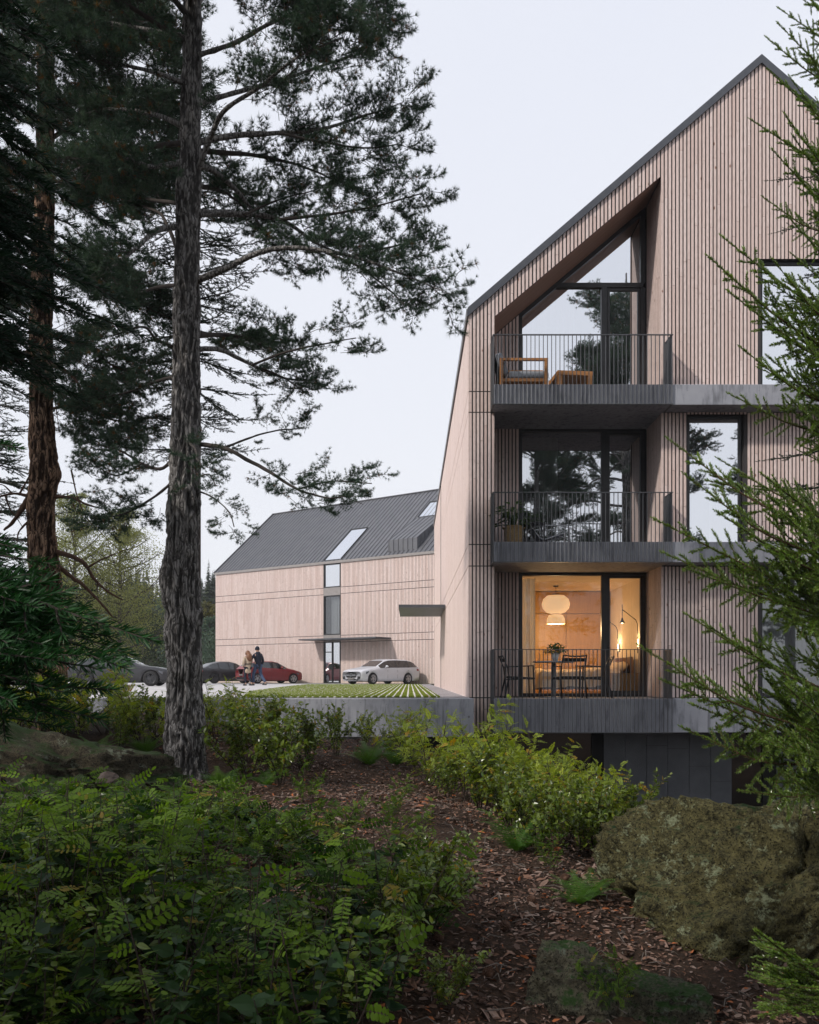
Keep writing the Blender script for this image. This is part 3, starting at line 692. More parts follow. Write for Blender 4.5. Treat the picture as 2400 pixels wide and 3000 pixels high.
# floor slabs
for k in range(3):
    mb = MB(); z1 = (-.013, 3.07, 6.165)[k]
    mb.box(1.664, XR + .3, 17.5, YW + .25, SB[k], z1)
    if k: mb.box(1.75, XR - .1, YW + .252, 24, SB[k] + .003, z1 - .003)
    o = part(mb, 'floor_slab', MT['conc'], apt)
    bv = o.modifiers.new('edge', 'BEVEL'); bv.width = .008; bv.segments = 1
# roof, verge and gutter trim
mb = MB()
t = .13
for s in (-1, 1):
    e = (XL - .03, ZE - .02) if s < 0 else (XR + .03, ZE - .02); tx = t * .65
    mb.prism([e, (XA, ZA), (XA, ZA - t * 1.32), (e[0] + .0, e[1] - t * 1.32)] if s < 0 else [(XA, ZA), e, (e[0], e[1] - t * 1.32), (XA, ZA - t * 1.32)], 1, YF - .055, YB)
part(mb, 'roof', MT['metal'], apt)
mb = MB(); mb.box(XL - .055, XL - .031, YF - .03, YB, ZE - .19, ZE - .04); part(mb, 'eaves_trim', MT['roof'], apt)
# side window slot and entrance canopy
mb = MB(); mb.poly([(XL + .03, 33.68, 0), (XL + .03, 34.12, 0), (XL + .03, 34.12, 7.75), (XL + .03, 33.68, 7.75)]); part(mb, 'slot_pane', MT['glass_hi'], apt)
mb = MB()
for y in (33.66, 34.1): mb.box(XL - .01, XL + .06, y, y + .045, 0, 7.75)
mb.box(XL + .12, XL + .16, 33.6, 34.2, 0, 7.75); part(mb, 'slot_frame', MT['frame'], apt)
mb = MB(); mb.box(-.36, XL - .03, 29.3, 33.7, 2.70, 2.80); o = part(mb, 'entrance_canopy', MT['metal'], apt)
# windows of the recess
def frame_bars(mb, x0, x1, z0, z1, y, w=.055, d=.09):
    mb.box(x0, x0 + w, y, y + d, z0, z1); mb.box(x1 - w, x1, y, y + d, z0, z1); mb.box(x0 + w, x1 - w, y, y + d, z0, z0 + w); mb.box(x0 + w, x1 - w, y, y + d, z1 - w, z1)
GL = (MT['glass_lo'], MT['glass_mid'], MT['glass_hi'])
for k in range(2):
    z0 = FL[k]; z1 = SB[k + 1] - .003
    mb = MB(); frame_bars(mb, 2.372, 4.20, z0 + .003, z1, YW, .06); mb.box(4.145, 4.2, YW - .012, YW - .001, z0 + .003, z1); w = part(mb, 'window', MT['frame'], apt)
    mb = MB(); mb.poly([(2.43, YW + .05, z0 + .06), (4.14, YW + .05, z0 + .06), (4.14, YW + .05, z1 - .06), (2.43, YW + .05, z1 - .06)]); part(mb, 'pane', GL[k], w)
    mb = MB(); frame_bars(mb, 4.203, 5.096, z0 + .003, z1, YW, .06); frame_bars(mb, 4.264, 5.034, z0 + .064, z1 - .062, YW + .012, .055, .07)
    mb.box(4.29, 4.305, YW - .04, YW - .02, z0 + 1.0, z0 + 1.14); mb.box(4.29, 4.305, YW - .02, YW + .012, z0 + 1.06, z0 + 1.08)
    d = part(mb, 'balcony_door', MT['frame'], apt)
    mb = MB(); mb.poly([(4.31, YW + .05, z0 + .11), (4.99, YW + .05, z0 + .11), (4.99, YW + .05, z1 - .11), (4.31, YW + .05, z1 - .11)]); part(mb, 'pane', GL[k], d)
# top-floor glazing follows the slope
mb = MB(); zt = 8.86; y0, y1 = YW, YW + .09
mb.box(2.372, 2.43, y0, y1, 6.17, zopen(2.372) - .03)
mb.box(4.14, 4.262, y0 - .01, y1, 6.17, zt - .05); mb.box(2.97, 5.04, y0 - .012, y1, zt - .05, zt + .05); mb.box(4.985, 5.09, y0, y1, 6.17, zt - .05); mb.box(4.985, 5.09, y0, y1, zt + .05, zopen(4.985) - .03)
mb.box(2.43, 4.14, y0, y1, 6.17, 6.23); mb.box(4.262, 4.985, y0, y1, 6.17, 6.23)
a = Vector((2.372, 0, zopen(2.372) - .005)); b = Vector((5.09, 0, zopen(5.09) - .005)); dn = Vector((0, 0, -.10))
mb.prism([(a.x, a.z), (a.x, a.z - .1), (b.x, b.z - .1), (b.x, b.z)], 1, y0 + .002, y1 - .002)
frame_bars(mb, 4.275, 4.975, 6.245, zt - .06, y0 + .012, .05, .07)
w = part(mb, 'window', MT['frame'], apt)
mb = MB(); yp = YW + .05
mb.poly([(2.43, yp, 6.23), (4.14, yp, 6.23), (4.14, yp, zt - .05), (2.97, yp, zt - .05), (2.43, yp, zopen(2.43) - .1)])
mb.poly([(4.32, yp, 6.29), (4.93, yp, 6.29), (4.93, yp, zt - .11), (4.32, yp, zt - .11)])
mb.poly([(3.08, yp, zt + .05), (4.985, yp, zt + .05), (4.985, yp, zopen(4.985) - .1)])
part(mb, 'pane', MT['glass_hi'], w)
for (x0, x1, z0, z1), g in ((W2, 'glass_hi'), (W3a, 'glass_hi'), (W3b, 'glass_dim')):
    mb = MB(); frame_bars(mb, x0 + .02, x1 - .02, z0 + .003, z1 - .02, YF + .09, .05)
    if g != 'glass_hi' or x0 > 6: mb.box(x0 + 1.55, x0 + 1.63, YF + .085, YF + .18, z0 + .053, z1 - .07)
    w = part(mb, 'window', MT['frame'], apt)
    mb = MB(); mb.poly([(x0 + .07, YF + .13, z0 + .05), (x1 - .07, YF + .13, z0 + .05), (x1 - .07, YF + .13, z1 - .07), (x0 + .07, YF + .13, z1 - .07)]); part(mb, 'pane', MT[g], w)
# railings
for k in range(3):
    zb = SB[k]; zt = FL[k] + .945; x0, x1, ya, yb_ = 1.648, 5.146, 17.462, 17.985
    r = MB(); r.box(x0 - .02, x1 + .02, ya - .022, ya + .022, zt, zt + .014); r.box(x0 - .02, x0 + .02, ya + .024, yb_, zt, zt + .014); r.box(x1 - .02, x1 + .02, ya + .024, yb_, zt, zt + .014)
    rl = part(r, 'balcony_railing', MT['rail'], apt)
    b = MB(); n = 43
    for j in range(n + 1):
        x = x0 + (x1 - x0) * j / n; b.box(x - .005, x + .005, ya - .016, ya + .016, zb + .012, zt - .001)
    for x in (x0, x1):
        for j in range(1, 10):
            y = ya + (yb_ - ya) * j / 9; b.box(x - .016, x + .016, y - .008, y + .008, zb + .012, zt - .001)
    b.box(x0 - .02, x1 + .02, ya - .02, ya + .02, zb - .004, zb + .011)
    for x in (x0, x1): b.box(x - .02, x + .02, ya + .022, yb_, zb - .004, zb + .011)
    part(b, 'bars', MT['rail'], rl)
# rooms behind the glass
def room(x0, x1, y0, y1, z0, z1, m, name='room', fl=None):
    b = MB(); b.poly([(x0, y1, z0), (x1, y1, z0), (x1, y1, z1), (x0, y1, z1)]); b.poly([(x0, y0, z0), (x0, y1, z0), (x0, y1, z1), (x0, y0, z1)]); b.poly([(x1, y0, z0), (x1, y1, z0), (x1, y1, z1), (x1, y0, z1)])
    b.poly([(x0, y0, z1), (x1, y0, z1), (x1, y1, z1), (x0, y1, z1)]); part(b, name, m, apt)
    b = MB(); b.poly([(x0, y0, z0), (x1, y0, z0), (x1, y1, z0), (x0, y1, z0)]); part(b, 'room_floor', fl or m, apt)
room(1.72, 5.118, YW + .1, 22.75, .012, 2.6, MT['plaster'], 'bedroom', MT['oakfloor'])
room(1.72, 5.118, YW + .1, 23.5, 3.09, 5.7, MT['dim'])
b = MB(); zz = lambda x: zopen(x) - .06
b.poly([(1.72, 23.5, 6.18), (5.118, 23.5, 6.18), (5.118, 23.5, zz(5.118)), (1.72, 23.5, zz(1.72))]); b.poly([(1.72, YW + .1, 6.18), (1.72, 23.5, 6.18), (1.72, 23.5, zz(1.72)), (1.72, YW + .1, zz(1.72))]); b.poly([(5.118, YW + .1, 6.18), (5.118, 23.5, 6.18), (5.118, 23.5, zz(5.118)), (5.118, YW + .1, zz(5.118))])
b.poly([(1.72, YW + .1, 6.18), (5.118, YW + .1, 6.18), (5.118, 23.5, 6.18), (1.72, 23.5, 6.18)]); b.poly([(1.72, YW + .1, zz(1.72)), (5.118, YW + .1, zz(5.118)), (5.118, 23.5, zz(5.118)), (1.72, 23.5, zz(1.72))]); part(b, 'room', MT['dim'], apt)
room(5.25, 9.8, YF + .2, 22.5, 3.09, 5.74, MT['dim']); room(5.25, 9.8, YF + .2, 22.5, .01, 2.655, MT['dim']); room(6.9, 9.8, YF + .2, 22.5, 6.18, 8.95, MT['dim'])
b = MB()
for x0, x1 in ((2.0, 3.17), (3.18, 3.98), (3.99, 5.1)):
    for z0, z1 in ((.02, 2.02), (2.03, 2.58)): b.box(x0, x1 - .006, 22.66, 22.70, z0, z1 - .006)
part(b, 'wardrobe', MT['closet'], apt)
# basement front: slate panels between dark windows
mb = MB(); yb2 = 19.5
x = 4.25
while x < 12:
    if 6.60 < x < 7.9: x = 8.02; part(mb, 'slate_cladding', MT['tile'], apt); mb = MB()
    z = -3.1 - random.uniform(0, .9)
    while z < -.69:
        h = random.uniform(.9, 1.5); z1 = min(z + h, -.685); mb.tint = random.random()
        if z1 > -3.05: mb.box(x + .004, x + .461, yb2 - .03, yb2, max(z, -3.1), z1 - .008)
        z += h
    x += .466
part(mb, 'slate_cladding', MT['tile'], apt)
mb = MB(); mb.poly([(XL, yb2 + .01, -3.2), (4.2, yb2 + .01, -3.2), (4.2, yb2 + .01, -.69), (XL, yb2 + .01, -.69)]); part(mb, 'basement_pane', MT['glass_dim'], apt); mb = MB(); mb.poly([(6.62, yb2 + .01, -3.2), (7.72, yb2 + .01, -3.2), (7.72, yb2 + .01, -.69), (6.62, yb2 + .01, -.69)]); part(mb, 'basement_pane', MT['glass_dim'], apt)
mb = MB(); mb.box(3.98, 4.245, yb2 - .04, yb2 + .005, -3.2, -.685); mb.box(7.72, 8.0, yb2 - .04, yb2 + .005, -3.2, -.685); mb.box(2.1, 2.2, yb2 - .04, yb2 + .005, -3.2, -.685)
mb.poly([(XL - .0, yb2 + 2, -3.2), (XR, yb2 + 2, -3.2), (XR, yb2 + 2, -.69), (XL, yb2 + 2, -.69)]); mb.poly([(XL, YF + .03, -3.2), (XL, yb2 + 2, -3.2), (XL, yb2 + 2, -.69), (XL, YF + .03, -.69)]); mb.poly([(XL, YW + .26, -.689), (XR, YW + .26, -.689), (XR, yb2 + 2, -.689), (XL, yb2 + 2, -.689)])
part(mb, 'basement_frame', MT['black'], apt)

# ---- curtains (hang inside, things of their own)
def curtain(x0, x1, y, z0, z1, label, m='curtain', wl=.13, top=None, amp=.035):
    b = MB(); wavy(b, x0, x1, y, z0, z1, amp, wl)
    if top:
        b.v = [(p[0], p[1], min(p[2], top(p[0]))) for p in b.v]
    o = b.build('curtain', MT[m]); tag(o, label, 'curtain', 'curtains hung behind windows'); return o
curtain(2.2, 3.6, YW + .3, 6.2, 9.2, 'white sheer curtain behind the sloping top-floor glazing', top=lambda x: zopen(x) - .15)
curtain(2.2, 3.25, YW + .3, 3.1, 5.65, 'sheer curtain in dim middle-floor balcony window, behind the wicker planter', 'curtain')
curtain(1.95, 2.75, YW + .25, .03, 2.56, 'sheer curtain at left of the warmly lit bedroom window', 'curtain')
curtain(6.2, 6.72, YF + .45, 3.1, 5.7, 'white curtain in the narrow middle-floor window right of the balcony', 'curtain')
curtain(7.15, 8.3, YF + .45, 6.2, 8.8, 'white curtain in the top-floor window behind the spruce', 'curtain')
curtain(7.15, 8.2, YF + .45, .03, 2.6, 'pale curtain in the ground-floor window behind the spruce', 'curtain')

# ---- far building ---------------------------------------------------
FO = Vector((-13.9, 63.9, 0)); FR = math.atan2(-.588, .809); FLEN = 26.0; HW = 5.9
far = thing('apartment_building', 'long gabled apartment building with grey standing-seam roof behind the white estate car', 'building', FO, FR)
fw0, fw1 = 10.3, 11.73
mb = MB()
def iv_far(a, b):
    m = (a + b) / 2
    return [] if fw0 - .03 < m < fw1 + .03 else [(.02, .02, ZE - .15, ZE - .15)]
slats(mb, (0, 0, 0), (1, 0, 0), (0, -1, 0), .01, FLEN, iv_far, grooves=(5.76, 6.18, 2.655, 3.09), pitch=.105, bw=.072, dep=.014, gz=.035)
part(mb, 'front_cladding', MT['wood'], far, False)
mb = MB()
mb.poly([(0, .004, 0), (fw0, .004, 0), (fw0, .004, ZE), (0, .004, ZE)]); mb.poly([(fw1, .004, 0), (FLEN, .004, 0), (FLEN, .004, ZE), (fw1, .004, ZE)])
mb.poly([(0, .004, 0), (0, 2 * HW, 0), (0, 2 * HW, ZE), (0, HW, ZA - .05), (0, .004, ZE)]); mb.poly([(0, 2 * HW, 0), (FLEN, 2 * HW, 0), (FLEN, 2 * HW, ZE), (0, 2 * HW, ZE)])
mb.poly([(FLEN, .004, 0), (FLEN, 2 * HW, 0), (FLEN, 2 * HW, ZE), (FLEN, HW, ZA), (FLEN, .004, ZE)])
part(mb, 'wall', MT['backing'], far, False)
mb = MB(); sl = (ZA - ZE) / HW
mb.poly([(-.05, -.05, ZE), (FLEN, -.05, ZE), (FLEN, HW, ZA), (-.05, HW, ZA)]); mb.poly([(-.05, HW, ZA), (FLEN, HW, ZA), (FLEN, 2 * HW + .05, ZE), (-.05, 2 * HW + .05, ZE)])
u = -.05
sk1 = (fw0, fw1, 0.05, 2.8); sk2 = (15.5, 17.6, 3.25, 4.6); dm = (15.4, 17.6, .25, 3.15)
while u < FLEN:
    segs = [(-.05, HW)]
    for (a, b_, y0, y1) in (sk1, sk2, dm):
        if a - .04 < u < b_ + .04: segs = [q for s in segs for q in ((s[0], y0), (y1, s[1])) if q[1] - q[0] > .05]
    for y0, y1 in segs: mb.bar((u, y0, ZE + sl * (y0 + .05) * .992 + .018), (u, y1, ZE + sl * (y1 + .05) * .992 + .018), .028, .045)
    u += .34
mb.bar((-.05, HW, ZA + .03), (FLEN, HW, ZA + .03), .16, .05)
rf = part(mb, 'roof', MT['roof'], far, False)
mb = MB(); mb.box(-.05, FLEN, -.09, -.052, ZE - .15, ZE + .01); part(mb, 'eaves_trim', MT['zinc'], far, False)
mb = MB(); mb.box(-.085, -.051, -.05, HW, ZE - .001, ZE); mb.v = []; mb.f = []; mb.sm = []; mb.t = []
mb.bar((-.07, -.09, ZE - .03), (-.07, HW, ZA + .02), .05, .16); part(mb, 'verge_trim', MT['roof'], far, False)
for (a, b_, y0, y1) in (sk1, sk2):
    zq = lambda y: ZE + sl * (y + .05) * .992 + .05
    mb = MB(); mb.bar((a, y0, zq(y0)), (a, y1, zq(y1)), .05, .06); mb.bar((b_, y0, zq(y0)), (b_, y1, zq(y1)), .05, .06); mb.bar((a, y1, zq(y1)), (b_, y1, zq(y1)), .06, .07); fr = part(mb, 'skylight', MT['frame'], rf, False)
    mb = MB(); mb.poly([(a, y0, zq(y0) - .01), (b_, y0, zq(y0) - .01), (b_, y1, zq(y1) - .01), (a, y1, zq(y1) - .01)]); part(mb, 'pane', glassmat('skylight_glass', .88, (.2, .2, .2)), fr, False)
mb = MB(); a, b_, y0, y1 = dm; z0 = ZE + sl * y0; zt = 8.86; z1 = ZE + sl * (y1 + .05) + .01
mb.poly([(a, y0, z0 - .05), (b_, y0, z0 - .05), (b_, y0, zt), (a, y0, zt)]); mb.poly([(a, y0, zt), (b_, y0, zt), (b_, y1, z1), (a, y1, z1)])
for x in (a, b_): mb.poly([(x, y0, z0 - .05), (x, y1, z1 - .02), (x, y1, z1), (x, y0, zt)])
for k in range(7):
    x = a + .02 + (b_ - a - .04) * k / 6; mb.bar((x, y0 - .02, z0), (x, y0 - .02, zt + .01), .028, .04); mb.bar((x, y0, zt + .015), (x, y1, z1 + .015), .028, .04)
for k in range(1, 7):
    y = y0 + (y1 - y0) * k / 7.5; mb.bar((b_ + .015, y, ZE + sl * y), (b_ + .015, y, zt + (z1 - zt) * (y - y0) / (y1 - y0)), .03, .03)
part(mb, 'dormer', MT['roof'], far, False)
# window strip: three glazed bays and two spandrels
for j, (z0, z1, g) in enumerate(((6.19, ZE - .15, 'glass_hi'), (3.13, 5.68, 'glass_dim'), (.02, 2.70, 'glass_mid'))):
    mb = MB(); frame_bars(mb, fw0, fw1, z0, z1, -.02, .07, .1)
    if j == 2: mb.box(fw0 + .69, fw0 + .75, -.02, .08, .09, 2.63); mb.box(fw0 + .07, fw0 + .69, 0, .06, 2.0, 2.06)
    w = part(mb, 'entrance_door' if j == 2 else 'window', MT['frame'], far, False)
    mb = MB(); mb.poly([(fw0 + .07, .05, z0 + .07), (fw1 - .07, .05, z0 + .07), (fw1 - .07, .05, z1 - .07), (fw0 + .07, .05, z1 - .07)]); part(mb, 'pane', MT[g], w, False)
mb = MB()
for z0, z1 in ((5.682, 6.188), (2.702, 3.128)): mb.box(fw0, fw1, -.025, .05, z0, z1)
part(mb, 'spandrel_panel', MT['zinc'], far, False)
mb = MB(); 
for z0, z1 in ((.01, 2.75), (3.0, 5.8), (6.1, ZE - .1)):
    mb.poly([(fw0 - .6, 3, z0), (fw1 + .6, 3, z0), (fw1 + .6, 3, z1), (fw0 - .6, 3, z1)]); mb.poly([(fw0 - .6, .1, z0), (fw1 + .6, .1, z0), (fw1 + .6, 3, z0), (fw0 - .6, 3, z0)]); mb.poly([(fw0 - .6, .1, z1), (fw1 + .6, .1, z1), (fw1 + .6, 3, z1), (fw0 - .6, 3, z1)])
    for x in (fw0 - .6, fw1 + .6): mb.poly([(x, .1, z0), (x, 3, z0), (x, 3, z1), (x, .1, z1)])
part(mb, 'stair_hall', MT['dim'], far, False)
mb = MB(); mb.box(9.5, 15.8, -1.55, -.034, 2.76, 2.84); part(mb, 'entrance_canopy', MT['metal'], far, False)
b = MB(); wavy(b, fw0 + .45, fw1 - .25, .25, 3.15, 5.6, .05, .17); o = b.build('curtain', MT['curtain']); o.location = FO; o.rotation_euler.z = FR
tag(o, 'white gathered curtain in the stair window of the long far building', 'curtain', 'curtains hung behind windows')
# ------------------------------------------------------------ furniture (each thing an Empty at its base)
def sub(mb, name, m, parent): o = link(name, mb.mesh(name, m)); o.parent = parent; return o
# lounge chair and table on the top balcony
t = thing('lounge_chair', 'teak lounge chair with grey cushions on the top balcony', 'armchair', (2.28, 18.25, 6.167))
b = MB()
for y in (-.36, .36):
    b.box(-.47, .50, y - .035, y + .035, .60, .645); b.box(.43, .50, y - .035, y + .035, 0, .598); b.box(-.47, -.40, y - .035, y + .035, 0, .598); 
b.box(-.40, .43, -.32, .32, .20, .26); sub(b, 'frame', MT['teak'], t)
b = MB(); b.rbox(-.28, .53, -.315, .315, .262, .42, .05); sub(b, 'seat_cushion', MT['greyfab'], t)
b = MB(); b.M = Matrix.Translation((-.34, 0, .36)) @ Matrix.Rotation(math.radians(-20), 4, 'Y'); b.rbox(-.075, .075, -.31, .31, 0, .45, .05); sub(b, 'back_cushion', MT['greyfab'], t)
t = thing('coffee_table', 'square teak coffee table beside the lounge chair on the top balcony', 'table', (3.3, 18.3, 6.167), math.radians(6))
b = MB(); b.box(-.36, .36, -.36, .36, .33, .415); sub(b, 'table_top', MT['teak'], t)
for x in (-.31, .31):
    for y in (-.31, .31): b = MB(); b.box(x - .045, x + .045, y - .045, y + .045, 0, .329); sub(b, 'leg', MT['teak'], t)
# middle balcony
t = thing('potted_plant', 'broad-leaved plant in a round wicker basket on the middle balcony', 'plant', (2.13, 18.2, 3.072))
b = MB(); b.lathe([(.15, 0), (.19, .12), (.2, .28), (.185, .42), (.17, .42), (.165, .36)], 28); sub(b, 'basket', MT['wicker'], t)
b = MB()
for s in (-1, 1): b.tube([(s * .19, -.06, .36), (s * .235, -.03, .40), (s * .235, .03, .40), (s * .19, .06, .36)], .012, 6)
sub(b, 'handle', MT['wicker'], t)
nb = NB()
for k in range(78):
    a = RNG.uniform(0, 6.28); e = RNG.uniform(.25, 1.5); l = RNG.uniform(.16, .50); d = np.array([math.cos(a) * math.cos(e), math.sin(a) * math.cos(e), math.sin(e)])
    p0 = np.array([d[0] * .06, d[1] * .06, .38]); p1 = p0 + d * l; V, q = tube_np([p0, (p0 + p1) / 2 + [0, 0, .02], p1], [.005, .004, .003], 4); nb.add(V, q, .3)
    V, q = ovate_leaf(RNG.uniform(.17, .25), RNG.uniform(.09, .13)); nb.inst(V, q, RNG.uniform(0, 1), frames(np.array([[d[0], d[1], d[2] * .3 - .25]])), p1[None])
link('foliage', nb.mesh('foliage', MT['potleaf'], True), t)
t = thing('side_table', 'small black side table on the middle balcony', 'table', (2.56, 18.25, 3.072))
b = MB(); b.box(-.19, .19, -.19, .19, .455, .49); sub(b, 'table_top', MT['blackmetal'], t)
for x in (-.175, .175):
    for y in (-.175, .175): b = MB(); b.box(x - .012, x + .012, y - .012, y + .012, 0, .454); sub(b, 'leg', MT['blackmetal'], t)
t = thing('garden_chair', 'low steel-tube lounge chair with grey sling behind the side table', 'chair', (2.75, 18.55, 3.072))
for y in (-.29, .29):
    b = MB(); b.tube([(-.36, y, 0), (-.36, y, .28), (-.3, y, .36), (-.1, y, .45), (.48, y, .45), (.53, y, .40), (.53, y, 0)], .012, 7); sub(b, 'frame', MT['chrome'], t)
b = MB(); pr = [(-.42, .66), (-.36, .58), (-.08, .20), (.0, .16), (.1, .19), (.46, .31), (.56, .27)]
b.tube([(x, -.27, z) for x, z in pr], .010, 6); b.tube([(x, .27, z) for x, z in pr], .010, 6); sub(b, 'sling_frame', MT['chrome'], t)
b = MB()
for (x0, z0), (x1, z1) in zip(pr[1:], pr[2:6]): b.poly([(x0, -.26, z0), (x1, -.26, z1), (x1, .26, z1), (x0, .26, z0)], True)
sub(b, 'sling', MT['greyfab'], t)
# ground-floor balcony: table, planter, three chairs
t = thing('bistro_table', 'round pedestal table with grey post on the lowest balcony', 'table', (2.97, 18.32, -.012))
b = MB(); b.lathe([(.43, .72), (.435, .735), (.43, .75)], 40); sub(b, 'table_top', MT['greypost'], t)
b = MB(); b.lathe([(.045, .02), (.04, .1), (.04, .719)], 18); sub(b, 'post', MT['greypost'], t)
b = MB(); b.lathe([(.31, 0), (.31, .012), (.05, .03)], 36); sub(b, 'base', MT['greypost'], t)
t = thing('potted_plant', 'small leafy plant in a white pot on the round balcony table', 'plant', (3.0, 18.32, .739))
b = MB(); b.lathe([(.055, 0), (.085, .17), (.075, .17), (.07, .13)], 24); sub(b, 'pot', MT['whitepot'], t)
nb = NB(); n = 420; d = rdir(n); d[:, 2] = np.abs(d[:, 2]) * 1.1 - .25; pos = np.array([0, 0, .2]) + d * RNG.uniform(.06, .25, (n, 1)) * np.array([1, 1, .75])
V, q = ovate_leaf(.045, .032); nb.inst(V, q, .3, frames(d + RNG.normal(0, .5, (n, 3))), pos, 0, RNG.uniform(.7, 1.3, n), RNG.uniform(-.3, .6, n))
for k in range(14):
    V, q = tube_np([(0, 0, .12), d[k] * .1 + [0, 0, .18], pos[k]], [.004, .003, .002], 4); nb.add(V, q, .1)
link('foliage', nb.mesh('foliage', MT['potleaf']), t)
def dining_chair(label, loc, rz):
    t = thing('dining_chair', label, 'chair', loc, rz, 'dark armchairs round the balcony table')
    for y in (-.26, .26):
        b = MB(); b.bar((.24, y, 0), (.22, y, .655), .028); sub(b, 'leg', MT['blackmetal'], t)
        b = MB(); b.tube([(-.36, y, 0), (-.27, y * .96, .42), (-.30, y * .95, .62), (-.40, y * .93, .86)], [.017, .017, .015, .012], 7); sub(b, 'leg', MT['blackmetal'], t)
        b = MB(); b.bar((.235, y, .655), (-.31, y * .95, .63), .028, .022); sub(b, 'armrest', MT['blackmetal'], t)
        b = MB(); b.bar((.23, y, .40), (-.27, y * .96, .37), .022); sub(b, 'seat_rail', MT['blackmetal'], t)
    b = MB(); b.M = Matrix.Rotation(math.radians(3), 4, 'Y'); b.rbox(-.27, .24, -.245, .245, .385, .43, .02); sub(b, 'seat', MT['weave'], t)
    b = MB(); pts = [(-.345, .73), (-.375, .80)]
    for (x0, z0), (x1, z1) in zip(pts, pts[1:]):
        for k in range(8):
            f = lambda y: -.03 * (1 - (y / .25) ** 2); ya, yb = -.24 + .06 * k, -.18 + .06 * k
            i = [b.pt(p) for p in ((x0 + f(ya), ya, z0), (x0 + f(yb), yb, z0), (x1 + f(yb), yb, z1), (x1 + f(ya), ya, z1), (x0 + f(ya) - .012, ya, z0), (x0 + f(yb) - .012, yb, z0), (x1 + f(yb) - .012, yb, z1), (x1 + f(ya) - .012, ya, z1))]
            b.face(i[:4], True); b.face([i[7], i[6], i[5], i[4]], True)
    sub(b, 'backrest', MT['weave'], t)
    b = MB(); b.tube([(-.395, -.245, .85), (-.425, -.1, .835), (-.425, .1, .835), (-.395, .245, .85)], .015, 7); sub(b, 'top_rail', MT['blackmetal'], t)
    b = MB(); b.bar((.235, -.246, .395), (.235, .246, .395), .022); sub(b, 'stretcher', MT['blackmetal'], t)
dining_chair('dark armchair at left of the balcony table, facing right', (2.27, 18.28, -.012), 0.05)
dining_chair('dark armchair nearest the railing, its back to the viewer', (3.2, 17.98, -.012), math.radians(100))
dining_chair('dark armchair at right of the balcony table, facing left', (3.77, 18.36, -.012), math.radians(176))
# bedroom
t = thing('pendant_lamp', 'two-tier paper pendant lamp hanging in the lit bedroom', 'lamp', (3.5, 21.3, 1.64))
MT['shade'], nt_, o_ = newmat('paper_shade'); b_ = pbr(nt_, o_, (.8, .66, .46), .8); b_.inputs['Emission Color'].default_value = (1, .62, .3, 1); b_.inputs['Emission Strength'].default_value = .55
b = MB(); b.lathe([(.08, .735), (.2, .72), (.30, .64), (.335, .52), (.31, .41), (.22, .315), (.1, .285)], 36, cap=False); sub(b, 'shade', MT['shade'], t)
b = MB(); b.lathe([(.09, .27), (.17, .25), (.21, .17), (.225, .05), (.215, .04)], 36, cap=False); sub(b, 'shade', MT['shade'], t)
b = MB(); b.lathe([(.09, .735), (.09, .765)], 18); b.lathe([(.1, .27), (.1, .286)], 18); sub(b, 'collar', MT['walnut'], t)
b = MB(); b.tube([(0, 0, .76), (0, 0, .94)], .006, 6); b.lathe([(.06, .93), (.06, .955)], 16); sub(b, 'cord', MT['blackmetal'], t)
def wall_lamp(label, y, z):
    t = thing('wall_lamp', label, 'lamp', (5.117, y, z), 0, 'wall lamps beside the bed')
    b = MB(); b.box(-.03, 0, -.035, .035, -.1, .1); sub(b, 'wall_plate', MT['blackmetal'], t)
    b = MB(); b.tube([(-.06, 0, -.22), (-.06, 0, .42), (-.1, 0, .52), (-.36, 0, .72), (-.40, 0, .745)], .009, 7); b.tube([(-.40, 0, .86), (-.40, 0, .56)], .009, 7); b.tube([(0, 0, .04), (-.06, 0, .04)], .01, 6); sub(b, 'arm', MT['blackmetal'], t)
    b = MB(); b.lathe([(.018, .56), (.025, .52), (.062, .45), (.056, .45)], 20, (-.40, 0, 0)); sub(b, 'lamp_shade', MT['blackmetal'], t)
    b = MB(); b.lathe([(.004, .44), (.024, .448), (.028, .46)], 14, (-.40, 0, 0)); sub(b, 'bulb', emit('bulb_glow', (1, .75, .42), 14), t)
    b = MB(); b.box(-.065, -.031, -.012, .012, -.08, .1); sub(b, 'uplight', emit('uplight_glow', (1, .7, .36), 5), t)
wall_lamp('black swing-arm wall lamp nearer the balcony door', 19.75, 1.16); wall_lamp('black swing-arm wall lamp farther inside the bedroom', 21.65, 1.12)
t = thing('bed', 'low bed with rumpled cream duvet and dark headboard in the lit bedroom', 'bed', (3.95, 20.75, .013))
b = MB(); b.rbox(-1.1, 1.0, -.75, .75, .12, .30, .02); 
for x in (-1.0, .9):
    for y in (-.65, .65): b.box(x - .03, x + .03, y - .03, y + .03, 0, .121)
sub(b, 'bed_frame', MT['walnut'], t)
b = MB(); b.rbox(1.01, 1.07, -.78, .78, .1, .86, .03); sub(b, 'headboard', MT['walnut'], t)
n = 44; X, Y = np.meshgrid(np.linspace(-1.14, .78, n), np.linspace(-.84, .84, n), indexing='ij')
Z = .5 + .045 * fbm(np.stack([X.ravel() * 3.2, Y.ravel() * 4, 0 * X.ravel()], 1), 4).reshape(n, n) + .06 * (1 - (Y / .84) ** 2) + .05 * (X > .2)
edge = np.maximum(np.abs(Y) / .84, np.where(X < 0, -X / 1.14, X / .9)); Z = Z - .34 * np.clip((edge - .84) / .16, 0, 1) ** 1.5
V = np.stack([X, Y, Z], -1).reshape(-1, 3); i = np.arange(n - 1)[:, None] * n + np.arange(n - 1)[None]; q = np.stack([i, i + n, i + n + 1, i + 1], -1).reshape(-1, 4)
link('duvet', np_mesh('duvet', V, [q], MT['linen'], None, True), t)
